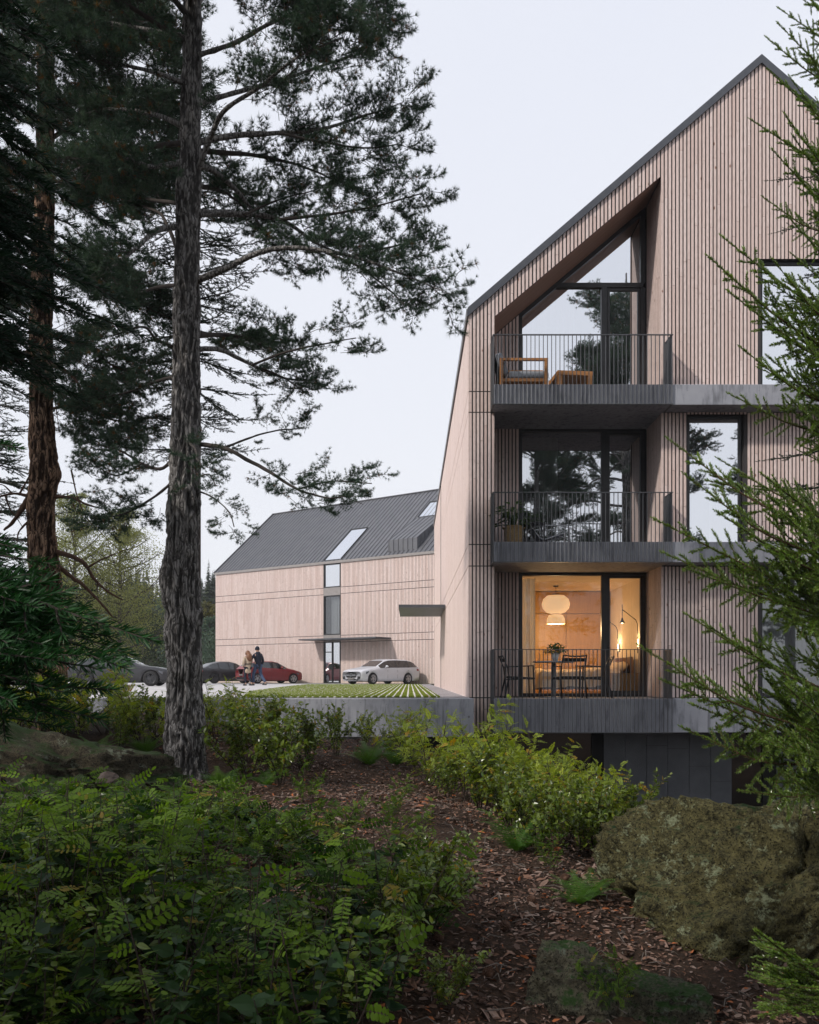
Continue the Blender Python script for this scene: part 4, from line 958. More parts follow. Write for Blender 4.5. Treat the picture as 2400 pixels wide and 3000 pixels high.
for y in (-.37, .37):
    b = MB(); b.M = Matrix.Translation((.78, y, .58)) @ Matrix.Rotation(math.radians(-24), 4, 'Y') @ Matrix.Diagonal((.30, .36, .13, 1)); b.lathe([(.05, -1), (.75, -.72), (1.0, 0), (.75, .72), (.05, 1)], 20); sub(b, 'pillow', MT['linen'], t)
t = thing('nightstand', 'orange-brown nightstand at the bedroom wall below a wall lamp', 'nightstand', (4.72, 19.72, .013))
b = MB(); b.box(-.28, .28, -.2, .2, .02, .46); sub(b, 'cabinet', MT['closet'], t)
b = MB(); b.box(-.29, .29, -.21, .21, .462, .485); sub(b, 'top', MT['closet'], t)

# ------------------------------------------------------------ cars
def paint(name, c, metal=.0, rough=.28): return simple(name, c, tuple(x * .97 for x in c), rough=rough, metal=metal, spec=.6)
MT['tyre'] = simple('tyre_rubber', (.014, .014, .015), rough=.8)
MT['rim'] = simple('alloy', (.5, .5, .52), rough=.3, metal=.8); MT['rimdark'] = simple('dark_alloy', (.09, .09, .095), rough=.35, metal=.7)
MT['carglass'] = simple('tinted_car_glass', (.012, .014, .016), rough=.04, spec=1.0)
MT['lampglass'] = simple('headlamp_lens', (.10, .11, .13), rough=.05, spec=1.0)
MT['redlens'] = simple('tail_lamp_lens', (.30, .012, .012), rough=.1, spec=.8)
MT['trim'] = simple('black_trim', (.012, .012, .013), rough=.45); MT['plate'] = simple('number_plate', (.16, .15, .145), rough=.5)
def car(label, loc, rz, pnt, st, Wd=1.82, wb=(.78, 3.62), wr=.335, rim='rim', grille=None, tail='estate', group=None, roofm=None):
    """st: stations (x, half-width factor, belt z, roof z, roof half-width factor); x=0 nose. Car faces -x locally, then rotated."""
    t = thing('parked_car', label, 'car', loc, rz, group); L = st[-1][0]; hw = Wd / 2
    xs = sorted(set(list(np.arange(0, L + .001, .055)) + [s[0] for s in st])); A = np.array(st, float)
    it = lambda c, x: float(np.interp(x, A[:, 0], A[:, c]))
    rows = []
    for x in xs:
        w = hw * it(1, x); zb = .19 + .10 * max(0, 1 - x / .35) ** 2 + .12 * max(0, 1 - (L - x) / .4) ** 2; zs = it(2, x); zr = it(3, x); wr_ = hw * it(4, x)
        arch = zb
        for xw in wb:
            d = abs(x - xw)
            if d < wr + .055: arch = max(arch, wr - .02 + math.sqrt((wr + .055) ** 2 - d * d))
        zl = lambda f: max(arch, zb + (zs - zb) * f)
        cab = zr - zs
        rows.append(((0, zb), (w * .86, zb), (w * .985, arch + .0), (w + .0, max(arch + .01, zb + (zs - zb) * .3)), (w + .012, max(arch + .02, zb + (zs - zb) * .62)), (w - .008, max(arch + .03, zb + (zs - zb) * .86)), (w - .045, max(arch + .04, zs)),
                     (wr_ + (w - .05 - wr_) * .12 if cab > .2 else wr_ + .03, zs + cab * .86), (wr_ - .05, zs + cab * .965), (wr_ * .55, zr - .003), (0, zr)))
    body = MB(); side = MB(); scr = MB(); m = len(rows[0]); idx = []
    def vert(mb, x, p, s): return mb.pt((x, p[0] * s, p[1]))
    nose = st[0]
    for s in (-1, 1):
        R = [[(x, p[0] * s, p[1]) for p in r] for x, r in zip(xs, rows)]
        ib = [[body.pt(p) for p in r] for r in R]
        for k in range(len(R) - 1):
            x0, x1 = xs[k], xs[k + 1]; c0 = rows[k][10][1] - it(2, x0); c1 = rows[k + 1][10][1] - it(2, x1); slope = (rows[k + 1][10][1] - rows[k][10][1]) / (x1 - x0)
            for j in range(m - 1):
                f = (ib[k][j], ib[k + 1][j], ib[k + 1][j + 1], ib[k][j + 1]); f = f if s < 0 else f[::-1]
                dest = None
                if j == 6 and min(c0, c1) > .16: dest = side
                if j in (8, 9) and abs(slope) > .24 and max(c0, c1) > .12 and x0 > .8: dest = scr
                if j == 7 and abs(slope) > .24 and max(c0, c1) > .12 and x0 > .8: dest = None
                if dest is None: body.face(f, True)
                else:
                    g = [dest.pt(body.v[q]) for q in f]; dest.face(g, True)
        for row, x in ((ib[0], 0), (ib[-1], 1)):
            for j in range(1, m - 2): body.face((row[0], row[j], row[j + 1]) if (s < 0) == (x == 1) else (row[0], row[j + 1], row[j]), True)
    bo = sub(body, 'body', pnt, t)
    if roofm: pass
    # pillars: thin body-colour bars over the side glass
    sub(side, 'side_window', MT['carglass'], t); sub(scr, 'windscreen', MT['carglass'], t)
    pb = MB(); xc = [x for x, r in zip(xs, rows) if r[10][1] - it(2, x) > .3]; xm = xc[0] + (xc[-1] - xc[0]) * .40
    for xp in (xm, xm + (xc[-1] - xm) * .62):
        for s in (-1, 1):
            r = rows[int(np.argmin([abs(x - xp) for x in xs]))]; a = Vector((xp, s * (r[6][0] + .004), r[6][1])); b2 = Vector((xp + .03, s * (r[7][0] + .006), r[7][1])); pb.bar(a, b2, .05, .012, (0, s, 0))
    sub(pb, 'pillar', MT['trim'], t)
    # belt line, door seams, handles
    hb = MB()
    for s in (-1, 1):
        y = s * (hw + .008)
        for xd in (xm - .78, xm + .02, xm + .9):
            sm = MB(); sm.box(xd - .004, xd + .004, min(y, y - s * .01), max(y, y - s * .01), .34, it(2, xd) - .12); sub(sm, 'door_seam', MT['trim'], t)
        for xd in (xm - .12, xm + .78): hb.box(xd - .09, xd + .09, min(y, y + s * .018), max(y, y + s * .018), it(2, xd) - .17, it(2, xd) - .145)
    sub(hb, 'door_handle', pnt, t)
    for s in (-1, 1):
        b = MB(); xq = xc[0] + .12; y = s * (hw - .02); b.M = Matrix.Translation((xq, y + s * .11, it(2, xq) + .09)) @ Matrix.Diagonal((.075, .11, .065, 1)); b.lathe([(.02, -1), (.8, -.6), (1, 0), (.8, .6), (.02, 1)], 14); b.M = None
        b.bar((xq, y - s * .03, it(2, xq) + .02), (xq, y + s * .06, it(2, xq) + .06), .05, .03); sub(b, 'wing_mirror', pnt, t)
    # wheels with tyre and rim
    for xw in wb:
        for s in (-1, 1):
            y0 = s * (hw - .205); y1 = s * (hw + .005); a, c = min(y0, y1), max(y0, y1)
            b = MB(); b.lathe([(wr * .66, a), (wr * .93, a), (wr, a + .03), (wr, c - .03), (wr * .95, c), (wr * .68, c - .004)], 30, (xw, 0, wr), 'y', False); w = sub(b, 'wheel', MT['tyre'], t)
            b = MB(); yo = y1 - s * .02
            b.lathe([(wr * .68, yo - s * .05), (wr * .69, yo + s * .012), (wr * .63, yo + s * .012), (wr * .61, yo - s * .05)], 30, (xw, 0, wr), 'y', False)
            for k in range(10):
                an = math.radians(36 * k + (7 if k % 2 else -7)); b.bar((xw + math.cos(an) * wr * .08, yo, wr + math.sin(an) * wr * .08), (xw + math.cos(an) * wr * .65, yo + s * .004, wr + math.sin(an) * wr * .65), .03, .025, (0, 1, 0))
            b.lathe([(wr * .13, yo - .02), (wr * .13, yo + .02)], 14, (xw, 0, wr), 'y'); sub(b, 'rim', MT[rim], w)
            b = MB(); b.lathe([(wr * .62, yo - s * .06), (wr * .60, yo - s * .062)], 20, (xw, 0, wr), 'y'); sub(b, 'brake_disc', MT['rimdark'], w)
    b = MB(); b.box(.4, L - .4, -hw + .22, hw - .22, .15, .32)
    for xw in wb:
        b.box(xw - wr - .03, xw + wr + .03, -hw + .07, hw - .07, .325, wr * 2 + .02) if xw > 99 else b.box(xw - wr - .04, xw + wr + .04, -hw + .215, hw - .215, .321, .66)
    sub(b, 'underbody', MT['trim'], t)
    # nose and tail
    zs0 = nose[2]; wn = hw * nose[1]
    if grille:
        b = MB(); gw = grille; z0, z1 = zs0 - .30, zs0 - .06
        b.prism([(-gw, z0 + .09), (-gw * .86, z0), (gw * .86, z0), (gw, z0 + .09), (gw * .9, z1), (-gw * .9, z1)], 0, -.028, .05); g = sub(b, 'grille', MT['trim'], t)
        b = MB(); b.box(-.046, -.03, -gw * .92, -.1, z0 + .105, z0 + .14); b.box(-.046, -.03, .1, gw * .92, z0 + .105, z0 + .14); b.lathe([(.095, -.05), (.095, -.032), (.08, -.032), (.08, -.05)], 22, (0, 0, z0 + .12), 'x', False)
        for k in range(3):
            an = math.radians(90 + 120 * k); b.bar((-.045, 0, z0 + .12), (-.045, math.cos(an) * .085, z0 + .12 + math.sin(an) * .085), .016, .01, (1, 0, 0))
        sub(b, 'emblem', MT['chrome'], g)
        b = MB(); b.box(-.055, -.01, -.26, .26, z0 - .13, z0 - .03); sub(b, 'number_plate', MT['plate'], t)
        b = MB()
        for s in (-1, 1): b.prism([(s * wn * .66, .26), (s * wn * .95, .30), (s * wn * 1.0, .44), (s * wn * .72, .46)], 0, -.014 if s else 0, .09)
        b.prism([(-wn * .6, .22), (wn * .6, .22), (wn * .5, .31), (-wn * .5, .31)], 0, -.016, .06); sub(b, 'air_intake', MT['trim'], t)
        b = MB(); b.box(-.03, -.016, -wn * .62, wn * .62, .205, .222); sub(b, 'bumper_trim', MT['chrome'], t)
    else:
        b = MB(); b.prism([(-wn * .7, .27), (wn * .7, .27), (wn * .6, .46), (-wn * .6, .46)], 0, -.012, .05); sub(b, 'grille', MT['trim'], t)
    for s in (-1, 1):
        b = MB(); pts = [(-.006, wn * .62), (.09, wn * .97), (.34, hw * it(1, .34) + .012), (.52, hw * it(1, .52) + .008)]
        zt = [zs0 - .10, zs0 - .05, zs0 + .01, zs0 + .045]; zb_ = [zs0 - .19, zs0 - .185, zs0 - .13, zs0 - .01]
        I = [(b.pt((x, s * (y + .004), u)), b.pt((x, s * (y + .004), v))) for (x, y), u, v in zip(pts, zb_, zt)]
        for p, q in zip(I, I[1:]): b.face((p[0], q[0], q[1], p[1]), True)
        sub(b, 'headlight', MT['lampglass'], t)
        zt_ = st[-1][2]; wt = hw * st[-1][1]
        b = MB(); pts = [(L + .008, wt * .55), (L - .02, wt * .98), (L - .16, hw * it(1, L - .16) + .012), (L - .34, hw * it(1, L - .34) + .01)]
        I = [(b.pt((x, s * (y + .006), zt_ - .2 + .02 * k)), b.pt((x, s * (y + .006), zt_ - .06 + .008 * k))) for k, (x, y) in enumerate(pts)]
        for p, q in zip(I, I[1:]): b.face((p[0], q[0], q[1], p[1]), True)
        sub(b, 'tail_light', MT['redlens'], t)
    b = MB(); wt = hw * st[-1][1]; b.box(L - .05, L + .012, -wt * .8, wt * .8, .26, .42); sub(b, 'rear_bumper', MT['trim'], t)
    b = MB(); b.box(L - .02, L + .016, -.26, .26, .50, .60); sub(b, 'number_plate', MT['plate'], t)
    return t
EST = [(0, .80, .70, .71, .5), (.06, .87, .74, .755, .55), (.22, .93, .80, .83, .62), (.6, .985, .86, .905, .68), (1.15, 1, .905, .975, .72), (1.32, 1, .91, 1.02, .72), (1.95, 1, .93, 1.355, .66), (2.3, 1, .94, 1.435, .66), (3.0, 1, .95, 1.455, .66), (3.8, 1, .965, 1.43, .65), (4.2, .985, .98, 1.37, .63), (4.45, .96, .985, 1.26, .62), (4.68, .92, .97, 1.05, .66), (4.75, .86, .93, .95, .7)]
HAT = [(0, .78, .66, .67, .5), (.07, .87, .70, .72, .55), (.25, .94, .77, .80, .62), (.6, .99, .85, .90, .68), (.95, 1, .90, .97, .72), (1.1, 1, .91, 1.02, .72), (1.7, 1, .94, 1.36, .66), (2.05, 1, .96, 1.43, .65), (2.7, 1, .99, 1.43, .64), (3.3, .99, 1.03, 1.38, .62), (3.52, .98, 1.04, 1.33, .6), (3.85, .95, .98, 1.06, .66), (3.98, .88, .90, .92, .7)]
SED = [(0, .78, .66, .67, .5), (.07, .87, .70, .72, .55), (.28, .94, .77, .79, .62), (.7, .99, .84, .88, .68), (1.25, 1, .885, .94, .72), (1.45, 1, .89, 1.0, .72), (2.1, 1, .91, 1.35, .64), (2.5, 1, .92, 1.43, .63), (3.1, 1, .94, 1.43, .62), (3.7, 1, .96, 1.31, .62), (4.25, .985, .97, 1.05, .66), (4.6, .96, .96, 1.01, .7), (4.78, .92, .94, .98, .7), (4.85, .86, .90, .92, .7)]
def place_car(p, heading):            # heading: direction the nose points to; p: world point of the car's centre
    rz = math.atan2(heading[1], heading[0]) + math.pi; return rz
def car_at(label, X, Y, hd, L, **k):
    rz = math.atan2(hd[1], hd[0]) + math.pi; c, s = math.cos(rz), math.sin(rz)
    return car(label, (X - L / 2 * c, Y - L / 2 * s, .003), rz, **k)
car_at('silver-white estate car with star grille parked nose-out before the far building', -1.62, 51.6, (-.69, -.724), 4.75, pnt=paint('white_paint', (.62, .63, .67), .15), st=EST, wb=(.84, 3.68), grille=.42, group='cars parked in front of the far building')
car_at('dark red hatchback parked nose-in behind the walking couple', -9.0, 57.2, (.80, .60), 3.98, pnt=paint('red_paint', (.20, .022, .026), .1), st=HAT, Wd=1.8, wb=(.72, 3.28), wr=.325, group='cars parked in front of the far building')
car_at('black car with dark side windows half hidden by shrubs, left of the red hatchback', -12.0, 58.6, (.80, .60), 4.85, pnt=paint('black_paint', (.025, .025, .028), .1), st=SED, wb=(.85, 3.7), rim='rimdark', group='cars parked in front of the far building')
car_at('dark grey saloon seen side-on behind the shrubs, left of the grey pine trunk', -13.35, 41.2, (1, .06), 4.85, pnt=paint('grey_paint', (.034, .034, .038), .1, .22), st=SED, wb=(.87, 3.76), wr=.35, rim='rimdark')

# ------------------------------------------------------------ people
def skin(name, verts, edges, radii, m, parent=None, sub_=1, root=0):
    me = bpy.data.meshes.new(name); me.from_pydata(verts, edges, []); o = link(name, me, parent); me.materials.append(m)
    md = o.modifiers.new('skin', 'SKIN'); md.use_smooth_shade = True
    for k, r in enumerate(radii):
        r = r if isinstance(r, tuple) else (r, r); me.skin_vertices[0].data[k].radius = r; me.skin_vertices[0].data[k].use_root = (k == root)
    s = o.modifiers.new('sub', 'SUBSURF'); s.levels = sub_; s.render_levels = sub_; return o
MT['skin'] = simple('skin', (.52, .31, .22), rough=.55); MT['navy'] = simple('navy_coat', (.012, .016, .032), (.008, .011, .022), rough=.9)
MT['jeans'] = simple('blue_jeans', (.035, .06, .12), (.05, .08, .15), rough=.9, scale=8); MT['beige'] = simple('beige_coat', (.46, .37, .28), (.40, .32, .24), rough=.9)
MT['hair'] = simple('auburn_hair', (.20, .08, .03), (.11, .045, .02), rough=.5, scale=12, stretch=(8, 8, 1)); MT['shoe'] = simple('black_leather', (.012, .012, .013), rough=.4)
MT['belt'] = simple('dark_belt', (.03, .025, .02), rough=.6)
def figure(label, loc, rz, h, top, legm, hairm, coat_len, arms, legs, hat=False):
    """faces +x locally; arms/legs: lists of joint positions; body is one continuous skin"""
    t = thing('person', label, 'person', loc, rz)
    k = h / 1.8; S = lambda p: (p[0] * k, p[1] * k, p[2] * k)
    hip = .95; V = [(0, 0, hip), (0, 0, 1.15), (0.0, 0, 1.36), (.0, 0, 1.50), (.02, 0, 1.56), (.03, 0, 1.66), (.035, 0, 1.74)]
    E = [(0, 1), (1, 2), (2, 3), (3, 4), (4, 5), (5, 6)]; Rr = [(.15, .12), (.14, .11), (.17, .12), (.07, .07), (.055, .055), (.082, .095), (.06, .07)]
    for L_, rad in ((arms[0], (.06, .05, .042, .032)), (arms[1], (.06, .05, .042, .032))):
        p = 2
        for q, r in zip(L_, rad): V.append(q); E.append((p, len(V) - 1)); Rr.append((r, r)); p = len(V) - 1
    for L_ in legs:
        p = 0
        for q, r in zip(L_, (.085, .06, .045, .04)): V.append(q); E.append((p, len(V) - 1)); Rr.append((r, r)); p = len(V) - 1
    body = skin('body', [S(v) for v in V], E, [(a * k, b * k) for a, b in Rr], MT['skin'], t)
    # trousers, coat, sleeves as clothing children
    lv = [(0, 0, hip)]; le = []; lr = [(.15, .125)]
    for L_ in legs:
        p = 0
        for q, r in zip(L_[:3], (.105, .078, .066)): lv.append(q); le.append((p, len(lv) - 1)); lr.append((r, r)); p = len(lv) - 1
    skin('trousers', [S(v) for v in lv], le, [(a * k, b * k) for a, b in lr], legm, t)
    cv = [(0, 0, hip + .02), (0, 0, 1.18), (0, 0, 1.38), (.01, 0, 1.5), (-.01, 0, coat_len)]; ce = [(0, 1), (1, 2), (2, 3), (0, 4)]; cr = [(.185, .15), (.175, .14), (.2, .145), (.095, .09), (.22 if coat_len < .7 else .20, .19 if coat_len < .7 else .16)]
    for L_ in arms:
        p = 2
        for q, r in zip(L_[:3], (.085, .07, .055)): cv.append(q); ce.append((p, len(cv) - 1)); cr.append((r, r)); p = len(cv) - 1
    skin('coat', [S(v) for v in cv], ce, [(a * k, b * k) for a, b in cr], top, t)
    for L_ in legs:
        f = L_[3]; b = MB(); b.M = Matrix.Translation((f[0] * k + .05, f[1] * k, f[2] * k)) @ Matrix.Diagonal((.15, .052, .05, 1)); b.lathe([(.3, -1), (1, -.75), (.9, 0), (.55, .7), (.2, 1)], 14); sub(b, 'shoe', MT['shoe'], t)
    if hat:
        b = MB(); b.M = Matrix.Translation((.03 * k, 0, 1.70 * k)) @ Matrix.Diagonal((.115, .105, .14, 1)); b.lathe([(1, -.25), (1.03, .1), (.9, .6), (.55, .95), (.1, 1.08)], 18); sub(b, 'beanie', top, t)
        b = MB(); b.M = Matrix.Translation((-.01, 0, 1.5 * k)) @ Matrix.Diagonal((.13, .13, .085, 1)); b.lathe([(.6, -1), (1, -.4), (1.0, .3), (.7, 1)], 18); sub(b, 'scarf', top, t)
    # face: eyes, nose, mouth, ears
    b = MB(); hx = .115 * k
    for s in (-1, 1): b.M = Matrix.Translation((hx, s * .033 * k, 1.675 * k)) @ Matrix.Scale(.012, 4); b.lathe([(.1, -1), (.8, -.5), (.8, .5), (.1, 1)], 8)
    sub(b, 'eyes', MT['belt'], t)
    b = MB(); b.M = Matrix.Translation((hx + .012, 0, 1.65 * k)) @ Matrix.Diagonal((.02, .014, .025, 1)); b.lathe([(.1, -1), (1, -.5), (.6, .3), (.1, 1)], 8)
    for s in (-1, 1): b.M = Matrix.Translation((.03 * k, s * .088 * k, 1.665 * k)) @ Matrix.Diagonal((.02, .012, .03, 1)); b.lathe([(.1, -1), (1, -.3), (1, .4), (.1, 1)], 8)
    sub(b, 'nose', MT['skin'], t)
    # hands: palm, four fingers and a thumb, skinned chains rooted in the palm
    for L_ in arms:
        w = Vector(L_[3]) * k; e = Vector(L_[2]) * k; d = (w - e).normalized(); sd = d.cross(Vector((0, 0, 1))).normalized() if abs(d.z) < .95 else Vector((1, 0, 0)); nn = sd.cross(d)
        hv = [w - d * .01, w + d * .05]; he = [(0, 1)]; hr = [.028, .032]
        for j in range(4):
            o_ = sd * (.027 - .018 * j); l = (.032, .037, .034, .026)[j]; p0 = w + d * .085 + o_; p1 = p0 + d * l + nn * -.006; p2 = p1 + d * l * .7 - nn * .015
            for q, r in ((p0, .009), (p1, .008), (p2, .007)): hv.append(q); hr.append(r)
            n_ = len(hv); he += [(1, n_ - 3), (n_ - 3, n_ - 2), (n_ - 2, n_ - 1)]
        p0 = w + d * .04 + sd * .04; hv += [p0, p0 + d * .03 + sd * .012]; hr += [.011, .009]; n_ = len(hv); he += [(0, n_ - 2), (n_ - 2, n_ - 1)]
        skin('hand', [tuple(v) for v in hv], he, hr, MT['skin'], t, 1)
    return t
# man walks away to the left with his arm round the woman; local +x is the walking direction
man = figure('man in navy coat and beanie with blue jeans, arm round the woman in beige', (-7.32, 43.0, .0), math.radians(150), 1.86, MT['navy'], MT['jeans'], None, .78,
    arms=[[(.02, .2, 1.44), (.10, .36, 1.24), (.18, .52, 1.30), (.16, .60, 1.33)], [(-.02, -.2, 1.44), (-.1, -.27, 1.16), (.04, -.27, .95), (.08, -.27, .88)]],
    legs=[[(.03, .1, .90), (.20, .1, .50), (.16, .1, .12), (.20, .1, .055)], [(-.03, -.1, .90), (-.10, -.1, .50), (-.38, -.1, .15), (-.36, -.1, .075)]], hat=True)
wom = figure('woman with long auburn hair in a belted beige trench coat', (-7.76, 42.75, .0), math.radians(140), 1.70, MT['beige'], MT['navy'], MT['hair'], .60,
    arms=[[(.02, .18, 1.42), (.03, .25, 1.18), (.12, .2, 1.0), (.18, .16, .98)], [(-.0, -.18, 1.42), (.04, -.26, 1.18), (.2, -.22, 1.06), (.27, -.2, 1.06)]],
    legs=[[(.02, .09, .88), (.12, .09, .50), (.04, .09, .12), (.07, .09, .055)], [(-.02, -.09, .88), (-.02, -.09, .50), (-.2, -.09, .14), (-.18, -.09, .06)]])
b = MB(); kk = 1.70 / 1.8; b.M = Matrix.Translation((-.005, 0, 1.62 * kk)) @ Matrix.Diagonal((.125, .118, .15, 1)); b.lathe([(1, -.35), (1.06, .1), (.9, .6), (.5, 1.0), (.06, 1.1)], 18); b.M = None
b.tube([(-.04, 0, 1.66 * kk), (-.10, 0, 1.52 * kk), (-.15, .02, 1.36 * kk), (-.16, 0, 1.24 * kk)], [.10, .135, .125, .05], 14); sub(b, 'hair', MT['hair'], wom)
b = MB(); b.lathe([(.19, 1.02), (.195, 1.02), (.195, 1.06), (.19, 1.06)], 20); sub(b, 'belt', MT['belt'], wom)
# ------------------------------------------------------------ terrain
def G(dx, dy, Y): p = PD(dx, dy, Y); return (p.x, p.y, p.z)
CP = [G(0, 2156, 4.0), G(500, 2156, 4.2), G(1000, 2156, 4.5), G(1400, 2156, 4.7), G(1725, 2156, 4.8), G(1100, 2000, 5.4), G(1250, 1900, 6.4), G(1725, 1900, 6.5), G(1050, 1800, 7.3), G(900, 1700, 9), G(1000, 1750, 8.6),
      G(650, 1600, 12), G(760, 1590, 13.5), G(900, 1640, 12), G(392, 1645, 10.5), G(500, 1750, 8), G(0, 1750, 7), G(0, 1900, 5.2), G(500, 1900, 5.6), G(100, 1560, 12), G(300, 1520, 13.5), G(150, 1490, 15), G(-300, 1490, 14),
      G(1250, 1760, 10.5), G(1000, 1640, 13), G(1200, 1700, 13), G(1400, 1720, 14), G(800, 1570, 16), G(1000, 1600, 16.5), (2, 18.5, -2.6), (6, 18.5, -2.75), (10, 18.5, -2.8), (14, 18, -2.8), (14, 12, -2.2),
      (0, 0, -1.15), (-4, 0, -.9), (4, 0, -1.4), (0, -10, -1.2), (12, -10, -1.4), (-12, -10, -.9), (10, 8, -1.7), (-10, 8, -.45), (-10, 17, -.15), (-6, 17, -.35), (-20, 17, -.15), (-20, 0, -.6), (30, 0, -1.6), (30, 20, -2.6)]
CP = np.array(CP)
_D = np.linalg.norm(CP[:, None, :2] - CP[None, :, :2], axis=-1); _n = len(CP)
_A = np.zeros((_n + 3, _n + 3)); _A[:_n, :_n] = _D; _A[:_n, _n] = 1; _A[:_n, _n + 1:] = CP[:, :2]; _A[_n, :_n] = 1; _A[_n + 1:, :_n] = CP[:, :2].T
_W = np.linalg.solve(_A, np.concatenate([CP[:, 2], [0, 0, 0]]))
def sstep(a, b, x): t = np.clip((x - a) / (b - a), 0, 1); return t * t * (3 - 2 * t)
def ground(x, y):
    x = np.atleast_1d(np.asarray(x, float)); y = np.atleast_1d(np.asarray(y, float))
    xc = np.clip(x, -22, 32); yc = np.clip(y, -12, 21)
    z = np.zeros_like(xc)
    for i in range(0, len(xc), 20000):
        q = np.stack([xc[i:i + 20000], yc[i:i + 20000]], 1); d = np.linalg.norm(q[:, None] - CP[None, :, :2], axis=-1); z[i:i + 20000] = d @ _W[:_n] + _W[_n] + q @ _W[_n + 1:]
    z = np.clip(z, -3.0, 1.2)
    far_ = sstep(19, 34, y); z = z * (1 - far_) + -.16 * far_
    deck = (y > 17.3) & (x < 1.4) & (x > -9); z = np.where(deck & (y < 120), np.minimum(z, -1.1), z)
    z = np.where((y > 16.9) & (x <= -9) & (y < 120), np.minimum(z, -.10), z)
    z = np.where((y > 17.2) & (x >= 1.2) & (y < 44), np.minimum(z, -2.4), z)
    z = z + 9 * sstep(95, 170, y) + 10 * sstep(150, 330, y)
    micro = (.06 * fbm(np.stack([x * 1.1, y * 1.1, 0 * x], 1), 3) + .014 * fbm(np.stack([x * 9, y * 9, 0 * x + 3], 1), 3)) * (1 - sstep(16, 18, y))
    return z + micro
xs = np.concatenate([np.array([-340, -300, -250, -180, -130, -95, -70, -52, -40, -30, -24, -19, -15, -12, -10]), np.arange(-8.6, 7.2, .075), np.array([8, 9.5, 12, 15, 19, 24, 30, 40, 60, 90, 140, 220, 300, 340])])
ys = np.concatenate([np.array([-75, -60, -50, -40, -25, -16, -10, -6, -3, -1, .5]), np.arange(1.5, 18.4, .075), np.array([18.8, 19.5, 21, 24, 28, 33, 40, 50, 62, 75, 90, 100, 110, 122, 135, 150, 170, 200, 240, 270, 300, 340])])
X, Y = np.meshgrid(xs, ys, indexing='ij'); Z = ground(X.ravel(), Y.ravel()); nx, ny = len(xs), len(ys)
i = np.arange(nx - 1)[:, None] * ny + np.arange(ny - 1)[None]; q = np.stack([i, i + ny, i + ny + 1, i + 1], -1).reshape(-1, 4)
m, nt, out = newmat('forest_soil'); co = coords(nt); n1 = noise(nt, co, 2.2, 6); n2 = noise(nt, co, 34, 5, None, .7)
c_ = mixc(nt, ramp(nt, n1, .35, .65), (.050, .032, .022), (.030, .020, .014)); c_ = mixc(nt, ramp(nt, n2, .5, .72), c_, (.12, .066, .043)); pbr(nt, out, c_, .95, 0, .15, bumpn(nt, n2, .9, .03)); MT['soil'] = m
tag(link('forest_floor', np_mesh('forest_floor', np.stack([X.ravel(), Y.ravel(), Z], 1), [q], MT['soil'], None, True)), kind='structure')
def gz(x, y): return float(ground(x, y)[0])
def hit(dx, dy, y0=3.2, y1=17):
    """where the sight line through display pixel (dx,dy) meets the ground"""
    Yv = np.linspace(y0, y1, 400); sx, sy = dx * DS, dy * DS
    xv = (sx - 1200) / F * Yv; zv = CZ - (sy - 1984) / F * Yv; gv = ground(xv, Yv); k = np.argmax(zv <= gv) if (zv <= gv).any() else len(Yv) - 1
    return np.array([xv[k], Yv[k], gv[k]])
# forest litter
def litter(n, name, boxes, size, m, lift=.012):
    x = RNG.uniform(boxes[0], boxes[1], n); y = boxes[2] + (boxes[3] - boxes[2]) * RNG.uniform(0, 1, n) ** 1.35; kp = vnoise(np.stack([x * 1.7, y * 1.7, 0 * x], 1)) > RNG.uniform(-.75, -.1, n); x = x[kp]; y = y[kp]; n = len(x); z = ground(x, y) + lift * RNG.uniform(.2, 1.6, n)
    V = np.array([[-.5, -.12, 0], [.1, -.2, .08], [.5, -.06, 0], [.40, .14, -.02], [-.1, .16, .07], [-.42, .05, .02]]); b = NB()
    up = np.array([0, 0, 1.0]) + RNG.normal(0, .42, (n, 3)); d = rdir(n); d[:, 2] *= .25
    b.inst(V, np.arange(6)[None], 0, frames(d, up), np.stack([x, y, z], 1), 0, RNG.uniform(size[0], size[1], n), RNG.uniform(0, 1, n)); return link(name, b.mesh(name, m))
m, nt, out = newmat('bark_chips'); t_ = attr(nt); c_ = mixc(nt, ramp(nt, t_, 0, .6), (.045, .029, .023), (.19, .105, .072)); c_ = mixc(nt, ramp(nt, t_, .6, .8), c_, (.24, .175, .145)); c_ = mixc(nt, ramp(nt, t_, .93, .95), c_, (.34, .11, .04))
pbr(nt, out, c_, .85, 0, .3); MT['chips'] = m
tag(litter(62000, 'bark_mulch', (-3.4, 3.2, 3.4, 15.5), (.016, .055), MT['chips']), kind='stuff')
tag(litter(2600, 'bark_pieces', (-3.2, 3.2, 3.5, 14), (.05, .11), MT['chips'], .018), kind='stuff')
b = NB(); n = 1500; x = RNG.uniform(-3, 3, n); y = 3.8 + 10 * RNG.uniform(0, 1, n) ** 1.4; z = ground(x, y) + .015
for k in range(n):
    a = RNG.uniform(0, 6.28); l = .035 + .2 * RNG.uniform() ** 2; d = np.array([math.cos(a), math.sin(a), RNG.normal(0, .12)]) * l; p = np.array([x[k], y[k], z[k]])
    V, f = tube_np([p, p + d * .5 + RNG.normal(0, .015, 3) + [0, 0, .012], p + d], [.004, .0035, .002], 4); b.add(V, f, RNG.uniform(.3, .9))
tag(link('fallen_twigs', b.mesh('fallen_twigs', simple('weathered_twig', (.17, .145, .125), (.08, .062, .05), rough=.9, scale=9))), kind='stuff')
MT['cone'] = simple('pine_cone', (.10, .048, .026), (.06, .03, .018), rough=.8, scale=30)
cb_ = MB(); cb_.lathe([(.004, -.032), (.018, -.026), (.026, -.01), (.024, .008), (.015, .026), (.004, .034)], 12)
